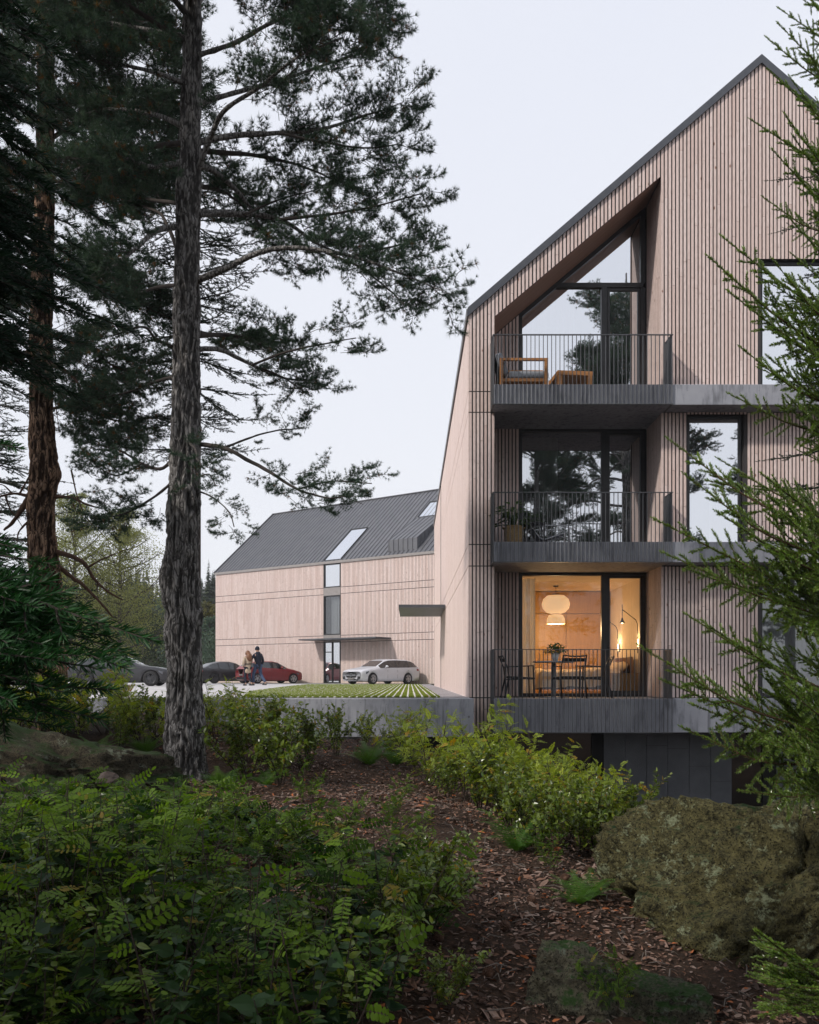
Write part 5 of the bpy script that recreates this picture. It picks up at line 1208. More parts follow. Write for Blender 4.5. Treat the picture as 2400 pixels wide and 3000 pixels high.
for k in range(60):
    a = k * 2.4; h = -.026 + .054 * k / 60; r = .027 * math.sin(min(1, (k / 60 * .8 + .2)) * math.pi) + .004; cb_.box(r * math.cos(a) - .006, r * math.cos(a) + .006, r * math.sin(a) - .006, r * math.sin(a) + .006, h - .002, h + .003)
cm = cb_.mesh('pine_cone', MT['cone'])
for k, (dx, dy) in enumerate(((1175, 2010), (1030, 2062), (960, 2085), (1190, 1860), (1120, 1905), (1065, 1960), (1240, 1838), (925, 1985))):
    p = hit(dx, dy); o = link('pine_cone', cm); o.location = p + [0, 0, .03]; o.rotation_euler = (RNG.uniform(0, 3), RNG.uniform(0, 3), RNG.uniform(0, 3)); tag(o, 'brown pine cone lying among bark chips on the bare slope', 'pine cone', 'pine cones on the mulch slope')

# ------------------------------------------------------------ rocks
import bmesh
def rock_mesh(name, sx, sy, sz, amp, seed, m, sub_=6, planes=(), strata=(0, 0, 1), sfreq=3.0, samp=.09, flat=0):
    bm = bmesh.new(); bmesh.ops.create_icosphere(bm, subdivisions=sub_, radius=1); V = np.array([v.co[:] for v in bm.verts]); Fc = np.array([[v.index for v in f.verts] for f in bm.faces]); bm.free()
    D = V.copy(); so = seed * 7.7
    V = np.sign(V) * np.abs(V) ** .82                         # blockier than a ball
    r = 1 + amp * fbm(D * 1.25 + so, 3) + amp * .55 * (ridged(D * 2.3 + so, 3) - 1.1) + .42 * amp * fbm(D * 5 + so, 4) + .075 * (ridged(D * 9 + so, 4) - 1.1) + .022 * fbm(D * 36 + so, 3) - .22 * amp * np.clip(fbm(D * 9 + so + 30, 2) - .25, 0, 1)
    s = D @ np.array(strata); r = r - samp * (1 - np.abs(np.sin(s * sfreq + 1.6 * fbm(D * 1.5 + so, 3)))) ** 3 * (.5 + .5 * np.clip(fbm(D * 2.2 + so + 9, 2) + .5, 0, 1.4))
    rs = np.random.default_rng(seed)
    for k in range(7 if not planes else 0):
        nv = nrm(rs.normal(size=3)); nv[2] = abs(nv[2]); t = np.maximum(0, V @ nv - rs.uniform(.62, .85)); V = V - nv * (t * .9)[:, None]
    for nx_, ny_, nz_, d_ in planes:
        nv = nrm(np.array([nx_, ny_, nz_])); t = np.maximum(0, V @ nv - d_); V = V - nv * (t * .92)[:, None]
    V = V * r[:, None] * np.array([sx, sy, sz])
    tn = np.clip(.5 + .5 * fbm(D * 3 + so + 4, 4), 0, 1)
    return np_mesh(name, V, [Fc], m, tn, True)
def rockmat(name, base, dark, moss, lich, mossamt):
    m, nt, out = newmat(name); co = coords(nt); n1 = noise(nt, co, 2.2, 8, None, .7); n2 = noise(nt, co, 16, 8, None, .72); n3 = noise(nt, co, 6, 6, None, .7); n4 = noise(nt, co, 70, 4, None, .7)
    n5 = noise(nt, co, 36, 6, None, .75); vo = nt.nodes.new('ShaderNodeTexVoronoi'); vo.inputs['Scale'].default_value = 26; nt.links.new(co, vo.inputs['Vector'])
    c = mixc(nt, ramp(nt, n2, .36, .60), dark, base); c = mixc(nt, ramp(nt, n5, .50, .66), c, tuple(x * 1.3 for x in base)); c = mixc(nt, ramp(nt, n4, .52, .62), c, tuple(x * .4 for x in dark)); c = mixc(nt, ramp(nt, vo.outputs['Distance'], .17, .06), c, tuple(x * .5 for x in dark))
    c = mixc(nt, ramp(nt, mixc(nt, .35, n3, n5), .55, .60), c, lich)
    geo = nt.nodes.new('ShaderNodeNewGeometry'); sep = nt.nodes.new('ShaderNodeSeparateXYZ'); nt.links.new(geo.outputs['Normal'], sep.inputs[0])
    ad = nt.nodes.new('ShaderNodeMath'); ad.operation = 'MULTIPLY_ADD'; nt.links.new(mixc(nt, .42, n1, n5), ad.inputs[0]); ad.inputs[1].default_value = 2.6; ad.inputs[2].default_value = -1.45 + mossamt
    a2 = nt.nodes.new('ShaderNodeMath'); a2.operation = 'ADD'; nt.links.new(ad.outputs[0], a2.inputs[0]); s2 = nt.nodes.new('ShaderNodeMath'); s2.operation = 'MULTIPLY'; s2.inputs[1].default_value = .55; nt.links.new(sep.outputs[2], s2.inputs[0]); nt.links.new(s2.outputs[0], a2.inputs[1])
    c = mixc(nt, ramp(nt, a2.outputs[0], .35, .6), c, moss)
    bm_ = nt.nodes.new('ShaderNodeMath'); bm_.operation = 'ADD'; nt.links.new(n2, bm_.inputs[0]); nt.links.new(n4, bm_.inputs[1])
    pbr(nt, out, c, .9, 0, .2, bumpn(nt, bm_.outputs[0], 1.0, .035)); return m
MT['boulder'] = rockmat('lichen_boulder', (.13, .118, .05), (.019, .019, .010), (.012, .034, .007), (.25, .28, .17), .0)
MT['rock'] = rockmat('mossy_rock', (.15, .138, .095), (.042, .04, .03), (.028, .065, .014), (.22, .26, .2), .16)
MT['ledge'] = rockmat('ledge_rock', (.085, .072, .047), (.024, .021, .015), (.024, .046, .012), (.17, .19, .14), .22)
def rock(name, label, p, sc, rot, seed, m, amp=.22, **k):
    o = link(name, rock_mesh(name, sc[0], sc[1], sc[2], amp, seed, MT[m], **k)); o.location = p; o.rotation_euler = [math.radians(a) for a in rot]; return tag(o, label, 'rock')
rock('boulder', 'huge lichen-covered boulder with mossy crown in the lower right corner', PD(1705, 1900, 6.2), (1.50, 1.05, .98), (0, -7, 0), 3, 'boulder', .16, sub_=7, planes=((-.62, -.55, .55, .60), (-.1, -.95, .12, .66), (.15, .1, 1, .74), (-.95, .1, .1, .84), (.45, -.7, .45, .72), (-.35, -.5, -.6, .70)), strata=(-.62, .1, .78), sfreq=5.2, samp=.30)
rock('boulder', 'small mossy boulder at the left foot of the huge boulder', PD(1210, 2070, 5.0), (.34, .30, .21), (0, 8, 20), 5, 'rock', .22, sub_=5)
rock('flat_rock', 'low flat rock in front of the huge boulder, right of the small mossy one', PD(1370, 2110, 4.95), (.30, .30, .16), (4, -6, -10), 8, 'rock', .22, sub_=5)
rock('rock_ledge', 'broad mossy rock ledge at the foot of the grey pine trunk', PD(118, 1672, 8.8), (1.55, 1.0, .56), (0, 11, -4), 12, 'ledge', .26, strata=(.1, .2, .95), sfreq=2.4, samp=.08)
rock('rock', 'low mossy rock just left of the pine trunk base, right end of the ledge', PD(385, 1728, 9.0), (.48, .4, .18), (0, 10, 15), 15, 'ledge', .25, sub_=5)
MT['pebble'] = simple('smooth_cobble', (.055, .036, .028), (.035, .025, .02), rough=.8, scale=9)
for dx, dy, s, lab in ((225, 1640, .085, 'smooth brown cobble lying on top of the rock ledge'), (520, 1732, .07, 'smooth brown cobble at the right foot of the rock ledge')):
    o = link('cobble', rock_mesh('cobble', s * 1.3, s, s * .75, .1, dx, MT['pebble'], 4)); o.location = PD(dx, dy, 7.9); tag(o, lab, 'stone')

# ------------------------------------------------------------ deck, lawn, wall
MT['paving'] = simple('pale_concrete_paving', (.52, .51, .51), (.44, .43, .43), rough=.85, scale=.9, bump=.2, bscale=90)
MT['gravel'] = simple('exposed_aggregate', (.38, .36, .37), (.20, .19, .20), rough=.9, scale=45, bump=.5, bscale=120, lo=.4, hi=.6)
MT['strip'] = simple('white_paving_strip', (.66, .65, .62), (.56, .55, .52), rough=.85, scale=7)
MT['lawnbase'] = simple('turf', (.14, .175, .03), (.19, .22, .045), rough=.95, scale=3, bump=.6, bscale=120)
MT['grass'] = leafmat('grass_blades', (.14, .20, .025), (.27, .32, .06), .6, .35)
b = MB(); b.box(-70, 1.19, 17.405, 118, -.12, 0); tag(b.build('driveway', MT['paving']), kind='structure')
b = MB(); b.poly([(.62, 17.41, .004), (1.16, 17.41, .004), (1.16, 52, .004), (.62, 52, .004)]); b.poly([(-9, 17.41, .004), (.619, 17.41, .004), (.619, 17.62, .004), (-9, 17.62, .004)]); tag(b.build('gravel_path', MT['gravel']), kind='structure')
LP = [(-3.3, 17.63), (.60, 17.63), (.60, 49), (-5.6, 49), (-5.2, 38), (-4.5, 25)]
b = MB(); b.poly([(x, y, .007) for x, y in LP]); tag(b.build('lawn', MT['lawnbase']), kind='structure')
def lawn_left(y): return float(np.interp(y, [17.63, 25, 38, 49], [-3.3, -4.5, -5.2, -5.6]))
b = MB(); x = .60 - .055
while x > -5.5:
    y = 17.63
    while y < 48.9:
        y1 = min(y + 1.0, 48.95)
        if lawn_left((y + y1) / 2) < x - .03: jx = RNG.normal(0, .004); jw = RNG.uniform(.014, .025); b.box(x + jx - jw, x + jx + jw, y + RNG.uniform(0, .05), y1 - .006 - RNG.uniform(0, .05), .008, .024)
        y = y1
    x -= .145
tag(b.build('paving_strips', MT['strip']), kind='structure')
n = 52000; y = 17.64 + 31 * RNG.uniform(0, 1, n) ** 1.9; x = RNG.uniform(0, 1, n); lf = np.interp(y, [17.63, 25, 38, 49], [-3.3, -4.5, -5.2, -5.6]); x = lf + (.60 - lf) * x
ph = np.mod(.60 - .055 - x + .0725, .145) - .0725; keep = np.abs(ph) > .024; x, y = x[keep], y[keep]; n = len(x)
h = RNG.uniform(.028, .046, n); w = .004 + .0003 * y; a = RNG.uniform(0, 6.28, n); tip = np.stack([RNG.normal(0, .010, n), RNG.normal(0, .010, n), h], 1); P0 = np.stack([x, y, np.full(n, .006)], 1); S_ = np.stack([np.cos(a) * w, np.sin(a) * w, 0 * a], 1)
b = NB(); b.add(np.stack([P0 - S_, P0 + S_, P0 + tip], 1).reshape(-1, 3), np.arange(3 * n).reshape(n, 3), np.repeat(RNG.uniform(0, .85, n), 3)); tag(link('grass', b.mesh('grass', MT['grass'])), kind='stuff')
o = MB(); o.poly([(-.3, -.95, .006), (FLEN, -.95, .006), (FLEN, -.06, .006), (-.3, -.06, .006)]); o = o.build('grass_strip', MT['lawnbase']); o.location = FO; o.rotation_euler.z = FR; tag(o, kind='structure')
wl = thing('retaining_wall', 'low fair-faced concrete wall edging the raised car deck', 'wall', (-3.9, 17.25, -1.0))
b = MB(); b.box(-9.5, 1.235, 17.1, 17.4, -.74, -.002); o = part(b, 'wall_upper', MT['concdeck'], wl); bv = o.modifiers.new('edge', 'BEVEL'); bv.width = .01; bv.segments = 2
b = MB(); b.box(-9.5, -.3, 17.30, 17.62, -2.6, -.742); part(b, 'wall_lower', MT['concdeck'], wl)
b = MB(); b.box(-.3, 1.2, 18.1, 18.2, -2.8, -.13); part(b, 'void_wall', MT['black'], wl)
for sx in (1084, 1180, 1277, 1374, 988, 892): 
    p = P(sx, 2100, 17.1); b = MB(); b.lathe([(.022, 17.094), (.022, 17.099), (.012, 17.099), (.008, 17.0995)], 16, (p.x, 0, p.z), 'y'); part(b, 'tie_hole', MT['concdark'], wl)

# ------------------------------------------------------------ trees
YP = 10.5
def pd3(pts, Y0, dz): 
    n = len(pts); return [tuple(PD(x, y, Y0 + dz * k / max(1, n - 1))) for k, (x, y) in enumerate(pts)]
tx = [(396, 1665), (392, 1620), (390, 1500), (386, 1380), (385, 1290), (379, 1220), (384, 1150), (388, 1050), (391, 900), (392, 780), (394, 600), (398, 400), (402, 250), (405, 60), (405, -150), (402, -420), (400, -700)]
wd = [118, 86, 71, 69, 70, 72, 67, 67, 60, 57, 52, 48, 43, 36, 29, 18, 8]
s_ = DS / F * YP
kn = [(tuple(PD(350, 1215, YP - .05)), .13, .055), (tuple(PD(352, 1265, YP - .1)), .10, .05), (tuple(PD(420, 1300, YP)), .08, .03), (tuple(PD(352, 1080, YP)), .1, .02), (tuple(PD(385, 1420, YP - .2)), .1, .03)]
pine = thing('pine_tree', 'tall pine with grey furrowed trunk rising from the slope', 'tree', tuple(PD(396, 1650, YP)))
def adopt_obj(name, me, par): return adopt(link(name, me), par)
adopt_obj('trunk', trunk_mesh('trunk', [tuple(PD(x, y, YP)) for x, y in tx], [w * s_ / 2 for w in wd], MT['barkgrey'], 620, 130, .2, kn), pine)
crown = NB()
LIMBS = [([(412, 735), (470, 738), (540, 768), (610, 795), (690, 800)], .4, .042, .5, 17, .8), ([(540, 768), (610, 742), (690, 725), (770, 712)], -.2, .02, .35, 13, .7), ([(560, 775), (620, 800), (670, 835)], .2, .015, .3, 10, .7),
    ([(425, 935), (480, 945), (560, 985), (640, 1030), (700, 1048), (760, 1045)], -.5, .036, .45, 20, .72), ([(640, 1030), (720, 1012), (805, 1018)], -.2, .014, .45, 7, .62), ([(470, 945), (540, 920), (600, 905), (650, 900)], .5, .02, .4, 9, .7),
    ([(415, 450), (500, 450), (600, 462), (700, 520), (790, 545)], .6, .06, .35, 26, .95), ([(600, 462), (720, 450), (820, 432), (915, 408)], -.2, .026, .25, 24, .85), ([(520, 452), (600, 420), (680, 400)], .4, .02, .3, 14, .8),
    ([(415, 590), (470, 570), (560, 530), (650, 522), (760, 540), (870, 575), (965, 612)], -.6, .048, .35, 34, .9), ([(700, 530), (790, 570), (880, 640)], -.4, .02, .25, 16, .78), ([(760, 540), (850, 520), (930, 500)], .2, .02, .3, 14, .8),
    ([(415, 345), (460, 365), (520, 420), (570, 500), (620, 560)], .5, .05, .45, 16, .85), ([(418, 300), (500, 285), (600, 280), (700, 270), (800, 240), (875, 215)], .3, .05, .35, 32, .95), ([(600, 280), (700, 300), (800, 312), (862, 305)], -.3, .022, .25, 18, .85),
    ([(415, 365), (450, 280), (480, 230), (560, 180), (640, 120), (740, 80)], -.6, .045, .35, 30, 1.0), ([(410, 220), (500, 195), (600, 170), (720, 130), (835, 100)], .6, .045, .3, 30, 1.0), ([(405, 120), (500, 90), (600, 40), (720, 10), (820, 40)], -.3, .04, .3, 30, 1.0),
    ([(402, 20), (480, -50), (600, -90), (720, -60), (800, -20)], .6, .04, .3, 28, 1.0), ([(402, -60), (480, -150), (600, -200)], -.5, .035, .3, 22, 1.0),
    ([(385, 475), (330, 485), (290, 520), (240, 560), (190, 580)], -.6, .048, .45, 22, .9), ([(385, 560), (350, 470), (320, 440), (270, 430), (200, 440)], .5, .035, .4, 20, .9), ([(385, 600), (330, 605), (270, 622), (200, 605)], .6, .035, .4, 20, .9),
    ([(390, 790), (340, 800), (270, 825), (180, 845)], .4, .03, .3, 20, .8), ([(375, 735), (330, 715), (300, 690), (240, 705)], -.3, .03, .5, 10, .75), ([(385, 930), (345, 985), (300, 975), (250, 950), (190, 930)], .5, .032, .35, 20, .8), ([(375, 1005), (320, 1050), (260, 1082), (205, 1092)], -.4, .024, .35, 15, .75), ([(300, 975), (250, 1000), (200, 985)], -.3, .016, .25, 10, .75),
    ([(390, 340), (320, 350), (240, 330), (150, 360)], -.5, .045, .3, 28, 1.0), ([(395, 270), (320, 240), (220, 230), (120, 260)], .5, .045, .3, 28, 1.05), ([(400, 180), (320, 150), (220, 130), (120, 110)], -.5, .04, .3, 28, 1.05), ([(400, 80), (300, 60), (200, 40), (100, 20)], .4, .04, .3, 28, 1.05), ([(400, 0), (320, -40), (220, -70)], -.3, .035, .3, 22, 1.05), ([(395, 430), (320, 420), (250, 400), (170, 420)], .7, .035, .3, 22, .95),
    ([(422, 1035), (455, 1050), (485, 1075), (498, 1110)], -.2, .014, .35, 9, .55), ([(398, 930), (412, 950), (425, 985)], -.75, .02, .3, 8, .6), ([(400, 1010), (440, 1000), (460, 1020)], -.4, .012, .3, 6, .5)]
for pts, dz, r, t0, n, sz in LIMBS:
    pts = [(400 + (x - 400) * (.945 if x > 400 else 1), y) for x, y in pts]; r *= .78
    me, ps = limb_mesh('limb', pd3(pts, YP + (.0 if abs(pts[0][0] - 400) < 30 else dz * .5), dz * 2.2), r, .006, MT['barkgrey'] if r > .03 else MT['twig'])
    adopt_obj('limb', me, pine); sprays_on(crown, ps, t0, int(n * (2.7 if pts[-1][0] < 400 else 1.9)), sz * .64, off=.15)
for k in range(36):                                            # limbs towards and away from the viewer fill the upper crown
    zz = RNG.uniform(3.4, 11.5) if k < 26 else RNG.uniform(7.6, 11.2); a = RNG.uniform(0, 2 * np.pi) if k < 26 else RNG.uniform(-2.4, -.7); l = RNG.uniform(1.3, 2.6) * (1 if zz < 8.5 else .7); p = np.array([PD(402, 300, YP).x, YP, zz])
    if zz < 7.4 and math.sin(a) < .35: continue
    e = p + np.array([math.cos(a) * l, math.sin(a) * l, RNG.uniform(-.1, .6)]); me, ps = limb_mesh('limb', [tuple(p), tuple((p + e) / 2 + [0, 0, .12]), tuple(e)], .035, .006, MT['twig']); adopt_obj('limb', me, pine); sprays_on(crown, ps, .2, 52, .70, off=.2)
PINECROWN = crown.mesh('crown', [MT['pine'], MT['twig']]); adopt_obj('crown', PINECROWN, pine)

# brown-barked pine at the left
Y2 = 12.4; s2 = DS / F * Y2
pine2 = thing('pine_tree', 'pine with rough red-brown trunk and bare lower branches at far left', 'tree', tuple(PD(100, 1560, Y2)))
tx = [(112, 1580), (108, 1400), (100, 1250), (90, 1170), (86, 1080), (92, 1000), (88, 900), (87, 720), (92, 500), (95, 300), (97, 100), (98, -150), (98, -500)]; wd = [64, 57, 55, 57, 51, 54, 47, 44, 41, 36, 30, 22, 8]
adopt_obj('trunk', trunk_mesh('trunk', [tuple(PD(x, y, Y2)) for x, y in tx], [w * s2 / 2 for w in wd], MT['barkbrown'], 480, 110, .19, [(tuple(PD(125, 1000, Y2)), .12, .05), (tuple(PD(118, 1090, Y2)), .1, .04)]), pine2)
cr = NB()
BARE = [([(112, 1045), (150, 1048), (185, 1062), (215, 1070)], .028), ([(112, 1160), (160, 1175), (185, 1195), (205, 1225), (260, 1262)], .036), ([(185, 1195), (215, 1178), (262, 1158)], .016), ([(205, 1225), (206, 1250)], .012), ([(110, 1180), (150, 1215), (185, 1240), (240, 1300)], .036), ([(70, 1035), (30, 1095), (5, 1120)], .05), ([(68, 1048), (30, 1040), (-20, 1048)], .026), ([(40, 1042), (62, 1000), (66, 965)], .016), ([(12, 1045), (22, 1075), (38, 1095), (45, 1112)], .014), ([(25, 1038), (5, 1020), (-10, 1025)], .012), ([(62, 1095), (40, 1120), (38, 1145)], .016), ([(62, 740), (30, 760), (-20, 790)], .04), ([(110, 730), (118, 760), (116, 850), (124, 910)], .014), ([(112, 860), (170, 850), (240, 830)], .02), ([(150, 990), (165, 1050), (190, 1100), (250, 1160)], .012)]
for pts, r in BARE: me, ps = limb_mesh('limb', pd3(pts, Y2, RNG.uniform(-.5, .5)), r, r * .3, MT['twigbrown'], 22, 8, .25); adopt_obj('limb', me, pine2)
for pts, dz, n, sz in (([(95, 300), (160, 260), (240, 220), (330, 240)], .5, 34, 1.0), ([(95, 200), (60, 160), (0, 150), (-60, 170)], -.3, 30, 1.0), ([(97, 120), (170, 80), (260, 50), (340, 80)], -.4, 34, 1.0), ([(95, 400), (180, 380), (260, 400), (330, 380)], .6, 34, 1.0), ([(92, 420), (40, 400), (-30, 420)], .3, 26, 1.0), ([(92, 560), (170, 560), (250, 590), (320, 640)], .4, 30, .9), ([(90, 620), (30, 600), (-40, 640)], .4, 26, .9), ([(97, 20), (40, -20), (-40, -30)], .4, 26, 1.0), ([(97, 0), (180, -40), (280, -60)], .4, 26, 1.0), ([(90, 700), (170, 720), (240, 770), (300, 790)], .3, 26, .85), ([(90, 800), (160, 850), (230, 880), (290, 900)], .5, 22, .8), ([(90, 760), (150, 790), (190, 850)], -.3, 16, .8)):
    me, ps = limb_mesh('limb', pd3(pts, Y2, dz * 2), .035, .006, MT['twigbrown']); adopt_obj('limb', me, pine2); sprays_on(cr, ps, .15, int(n * 4.6), sz * .76, off=.28)
adopt_obj('crown', cr.mesh('crown', [MT['pine'], MT['twigbrown']]), pine2)

# spruces share a few branch meshes; every branch is a part
def spruce_tree(label, base, h, z0, variants, mats, step, per, Lf, name='spruce_tree', elev=.2, tr=.05, az=None, group=None):
    t = thing(name, label, 'tree', base, 0, group)
    V, f = tube_np(np.array([[0, 0, -.2], [.02, 0, h * .4], [0, .02, h * .8], [0, 0, h]]), [tr * 1.2, tr, tr * .5, .006], 12); link('trunk', np_mesh('trunk', V, [f], MT[mats[1]], None, True), t)
    z = z0; k = 0
    while z < h - .12:
        for j in range(per):
            a = (2 * np.pi * (j + RNG.uniform(-.25, .25)) / per + k * 1.1) if az is None else az(j, k); L = Lf(z) * RNG.uniform(.8, 1.12)
            if L < .1: continue
            Lv, me = variants[int(RNG.integers(0, len(variants)))]; o = link('branch', me, t); o.location = (0, 0, z + RNG.uniform(-.06, .06)); o.scale = (L / Lv,) * 3
            e = elev(z) if callable(elev) else elev; o.rotation_euler = (RNG.normal(0, .25), -e + RNG.normal(0, .12), a)
        z += step * RNG.uniform(.85, 1.15); k += 1
    return t
VR = [(1.05, spruce_branch(1.05, .020, .0036, .06, .0, .095, 1000, .46, .010, .10, .72).mesh('branch', [MT['spruce'], MT['twigbrown']])) for _ in range(7)]
sx0 = 2.72; sbase = (sx0, 5.2, gz(sx0, 5.2)); spr = thing('spruce_tree', 'young bright green spruce reaching into the right edge of view', 'tree', sbase)
V, f = tube_np(np.array([[0, 0, -.2], [.02, 0, 2.5], [0, .02, 4.5], [0, 0, 6.6]]), [.055, .045, .025, .006], 12); link('trunk', np_mesh('trunk', V, [f], MT['twigbrown'], None, True), spr)
def aimed(par, me, L0, dx, dy, Yt, rise, upv=(0, -1, .7), root=None):
    tip = np.array(PD(dx, dy, Yt)) - np.array(par.location); h = math.hypot(tip[0], tip[1]); rt = np.array([0, 0, tip[2] - h * rise]); d = tip - rt; L = float(np.linalg.norm(d)); s = L / L0
    o = link('branch', me, par); o.location = rt; o.scale = (s, min(s, 1.08), min(s, 1.08)) if s > 1.08 else (s,) * 3
    o.rotation_euler = Matrix(frames(d[None], np.array([[upv[0] + RNG.normal(0, .25), upv[1] + RNG.normal(0, .3), upv[2]]]))[0].tolist()).to_euler()
for k, (dx, dy, Yt, r) in enumerate(((1642, 82, 5.1, .6), (1648, 155, 5.0, .55), (1612, 255, 5.1, .5), (1655, 330, 4.9, .5), (1662, 20, 5.2, .7), (1690, -40, 5.2, .7), (1632, 420, 5.2, .55), (1680, 250, 4.8, .5), (1690, 470, 4.9, .5),
        (1532, 562, 5.0, .62), (1556, 512, 5.15, .7), (1575, 625, 4.9, .5), (1640, 600, 5.2, .5), (1597, 740, 4.9, .42), (1570, 830, 5.1, .4), (1650, 760, 4.75, .35), (1690, 690, 4.7, .4), (1690, 850, 4.7, .3),
        (1432, 1108, 5.0, .46), (1452, 945, 5.2, .62), (1492, 1015, 4.9, .5), (1445, 1165, 5.1, .38), (1505, 1205, 4.85, .28), (1545, 975, 5.3, .6), (1560, 1090, 4.75, .40), (1640, 1010, 4.75, .4), (1690, 1100, 4.65, .3),
        (1405, 1378, 5.0, .48), (1490, 1300, 5.2, .6), (1448, 1440, 4.95, .40), (1545, 1330, 4.85, .5), (1498, 1500, 5.1, .32), (1640, 1360, 5.2, .45), (1670, 1450, 4.65, .32),
        (1482, 1540, 5.0, .28), (1592, 1655, 4.8, .10), (1640, 1560, 4.65, .2), (1680, 1670, 4.75, .06), (1700, 1590, 4.6, .1), (1700, 950, 5.1, .4), (1705, 1270, 5.0, .35), (1700, 620, 5.1, .45), (1705, 780, 5.1, .35), (1690, 540, 5.0, .5), (1700, 380, 5.1, .5), (1705, 120, 5.0, .55), (1665, 60, 5.0, .6), (1690, 180, 4.9, .5), (1660, 560, 4.8, .5), (1640, 690, 5.1, .45), (1610, 650, 5.2, .5), (1700, 300, 4.8, .5), (1670, -60, 5.0, .6), (1625, 780, 5.1, .4))):
    aimed(spr, VR[k % 7][1], 1.05, dx, dy, Yt, r)
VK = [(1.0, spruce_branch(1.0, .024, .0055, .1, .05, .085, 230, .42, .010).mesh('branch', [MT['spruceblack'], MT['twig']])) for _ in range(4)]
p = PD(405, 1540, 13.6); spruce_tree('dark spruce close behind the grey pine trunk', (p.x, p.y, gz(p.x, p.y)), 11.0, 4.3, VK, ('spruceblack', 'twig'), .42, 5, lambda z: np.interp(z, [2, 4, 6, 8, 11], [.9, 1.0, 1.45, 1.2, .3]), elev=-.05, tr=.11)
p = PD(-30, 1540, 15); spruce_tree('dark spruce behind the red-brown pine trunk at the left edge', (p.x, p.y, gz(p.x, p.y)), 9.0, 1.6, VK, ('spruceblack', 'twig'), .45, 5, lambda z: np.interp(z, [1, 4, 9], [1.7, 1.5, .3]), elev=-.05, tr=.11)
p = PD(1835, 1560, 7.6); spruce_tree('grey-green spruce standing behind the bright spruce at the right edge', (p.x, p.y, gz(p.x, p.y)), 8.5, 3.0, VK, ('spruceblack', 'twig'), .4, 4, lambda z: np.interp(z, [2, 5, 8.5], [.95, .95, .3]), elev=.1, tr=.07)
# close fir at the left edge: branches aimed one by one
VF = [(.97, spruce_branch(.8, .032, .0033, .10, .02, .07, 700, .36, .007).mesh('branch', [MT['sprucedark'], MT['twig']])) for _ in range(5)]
fir = thing('fir_tree', 'dark green fir with drooping fronds close at the left edge', 'tree', (-1.75, 2.35, gz(-1.75, 2.35)))
zf = fir.location.z
V, f = tube_np(np.array([[0, 0, -.1], [.02, 0, 2], [0, 0, 4.4], [0, 0, 5.5]]), [.06, .05, .02, .008], 12); link('trunk', np_mesh('trunk', V, [f], MT['twig'], None, True), fir)
TIPS = [(312, 1362, 1.95), (225, 1292, 2.0), (330, 1345, 1.9), (212, 1520, 1.95), (178, 1440, 1.85), (125, 1235, 1.95), (60, 1130, 2.05), (268, 1400, 1.95), (150, 1370, 1.85), (100, 1480, 1.85), (45, 1300, 1.8), (15, 1470, 1.8), (35, 930, 2.1), (90, 1390, 1.8), (200, 1350, 2.05), (60, 1440, 2.0), (20, 1210, 1.95), (160, 1300, 2.1), (30, 1380, 2.1), (120, 1545, 2.1), (40, 1540, 2.0), (250, 1330, 2.1), (285, 1375, 2.05), (180, 1270, 2.1), (90, 1180, 2.1), (200, 1410, 2.1), (150, 1500, 2.0), (240, 1450, 2.0), (100, 1310, 2.15), (55, 1380, 1.9), (15, 1150, 2.0),
        (322, 690, 2.95), (262, 605, 2.9), (272, 468, 3.05), (185, 385, 3.0), (120, 640, 2.85), (205, 722, 2.8), (95, 790, 2.8), (310, 640, 3.1), (60, 480, 2.8), (150, 540, 2.9), (240, 665, 3.0), (105, 265, 3.0), (55, 150, 3.0), (140, 330, 3.1), (30, 360, 2.8), (20, 600, 2.7), (50, 720, 2.7), (165, 610, 2.7), (80, 560, 2.9), (20, 260, 2.8), (215, 560, 3.1), (10, 760, 2.8), (60, 40, 3.0), (20, -40, 3.0), (180, 460, 2.9), (120, 740, 3.0), (100, 400, 2.8)] + [(RNG.uniform(-10, 235), RNG.uniform(60, 840), RNG.uniform(2.6, 3.3)) for _ in range(42)]
VF2 = [(.97, spruce_branch(.8, .032, .0034, .10, .02, .065, 700, .40, .007).mesh('branch', [MT['spruceblack'], MT['twig']])) for _ in range(4)]  # upper fir fronds: their shade is put into the needle colour
for k, (dx, dy, Yt) in enumerate(TIPS):
    tip = np.array(PD(dx, dy, Yt)) - np.array(fir.location); L0 = math.hypot(tip[0], tip[1]); rz_ = tip[2] + L0 * RNG.uniform(.10, .38); rt = np.array([0, 0, rz_]); d = tip - rt; L = float(np.linalg.norm(d))
    me = VF[k % 5][1] if dy > 850 else VF2[k % 4][1]; o = link('branch', me, fir); o.location = rt; s = L / .94; o.scale = (s, min(s, 1.05), min(s, 1.05)) if s > 1.05 else (s, s, s); R = frames(d[None], np.array([[RNG.normal(0, .3), RNG.normal(-1.0, .3), 1.0]]))[0]; o.rotation_euler = Matrix(R.tolist()).to_euler()
# spruce sprig in the lower right corner
t = thing('spruce_sapling', 'low spruce sapling poking into the lower right corner', 'tree', tuple(hit(1790, 2150, 3.3)))
for k, (dx, dy, Yt) in enumerate(((1612, 1955, 4.1), (1640, 2040, 4.05), (1690, 2000, 4.2), (1640, 2105, 4.0), (1700, 2085, 4.15))):
    tip = np.array(PD(dx, dy, Yt)) - np.array(t.location); d = tip - np.array([0, 0, .12]); L = float(np.linalg.norm(d)); o = link('branch', VR[k][1], t); o.location = (0, 0, .12); s = L / 1.05; o.scale = (s,) * 3; o.rotation_euler = Matrix(frames(d[None])[0].tolist()).to_euler()
link('trunk', np_mesh('trunk', *(lambda V, f: (V, [f]))(*tube_np(np.array([[0, 0, -.05], [0, 0, .3], [0, 0, .55]]), [.02, .015, .004], 8)), MT['twigbrown'], None, True), t)

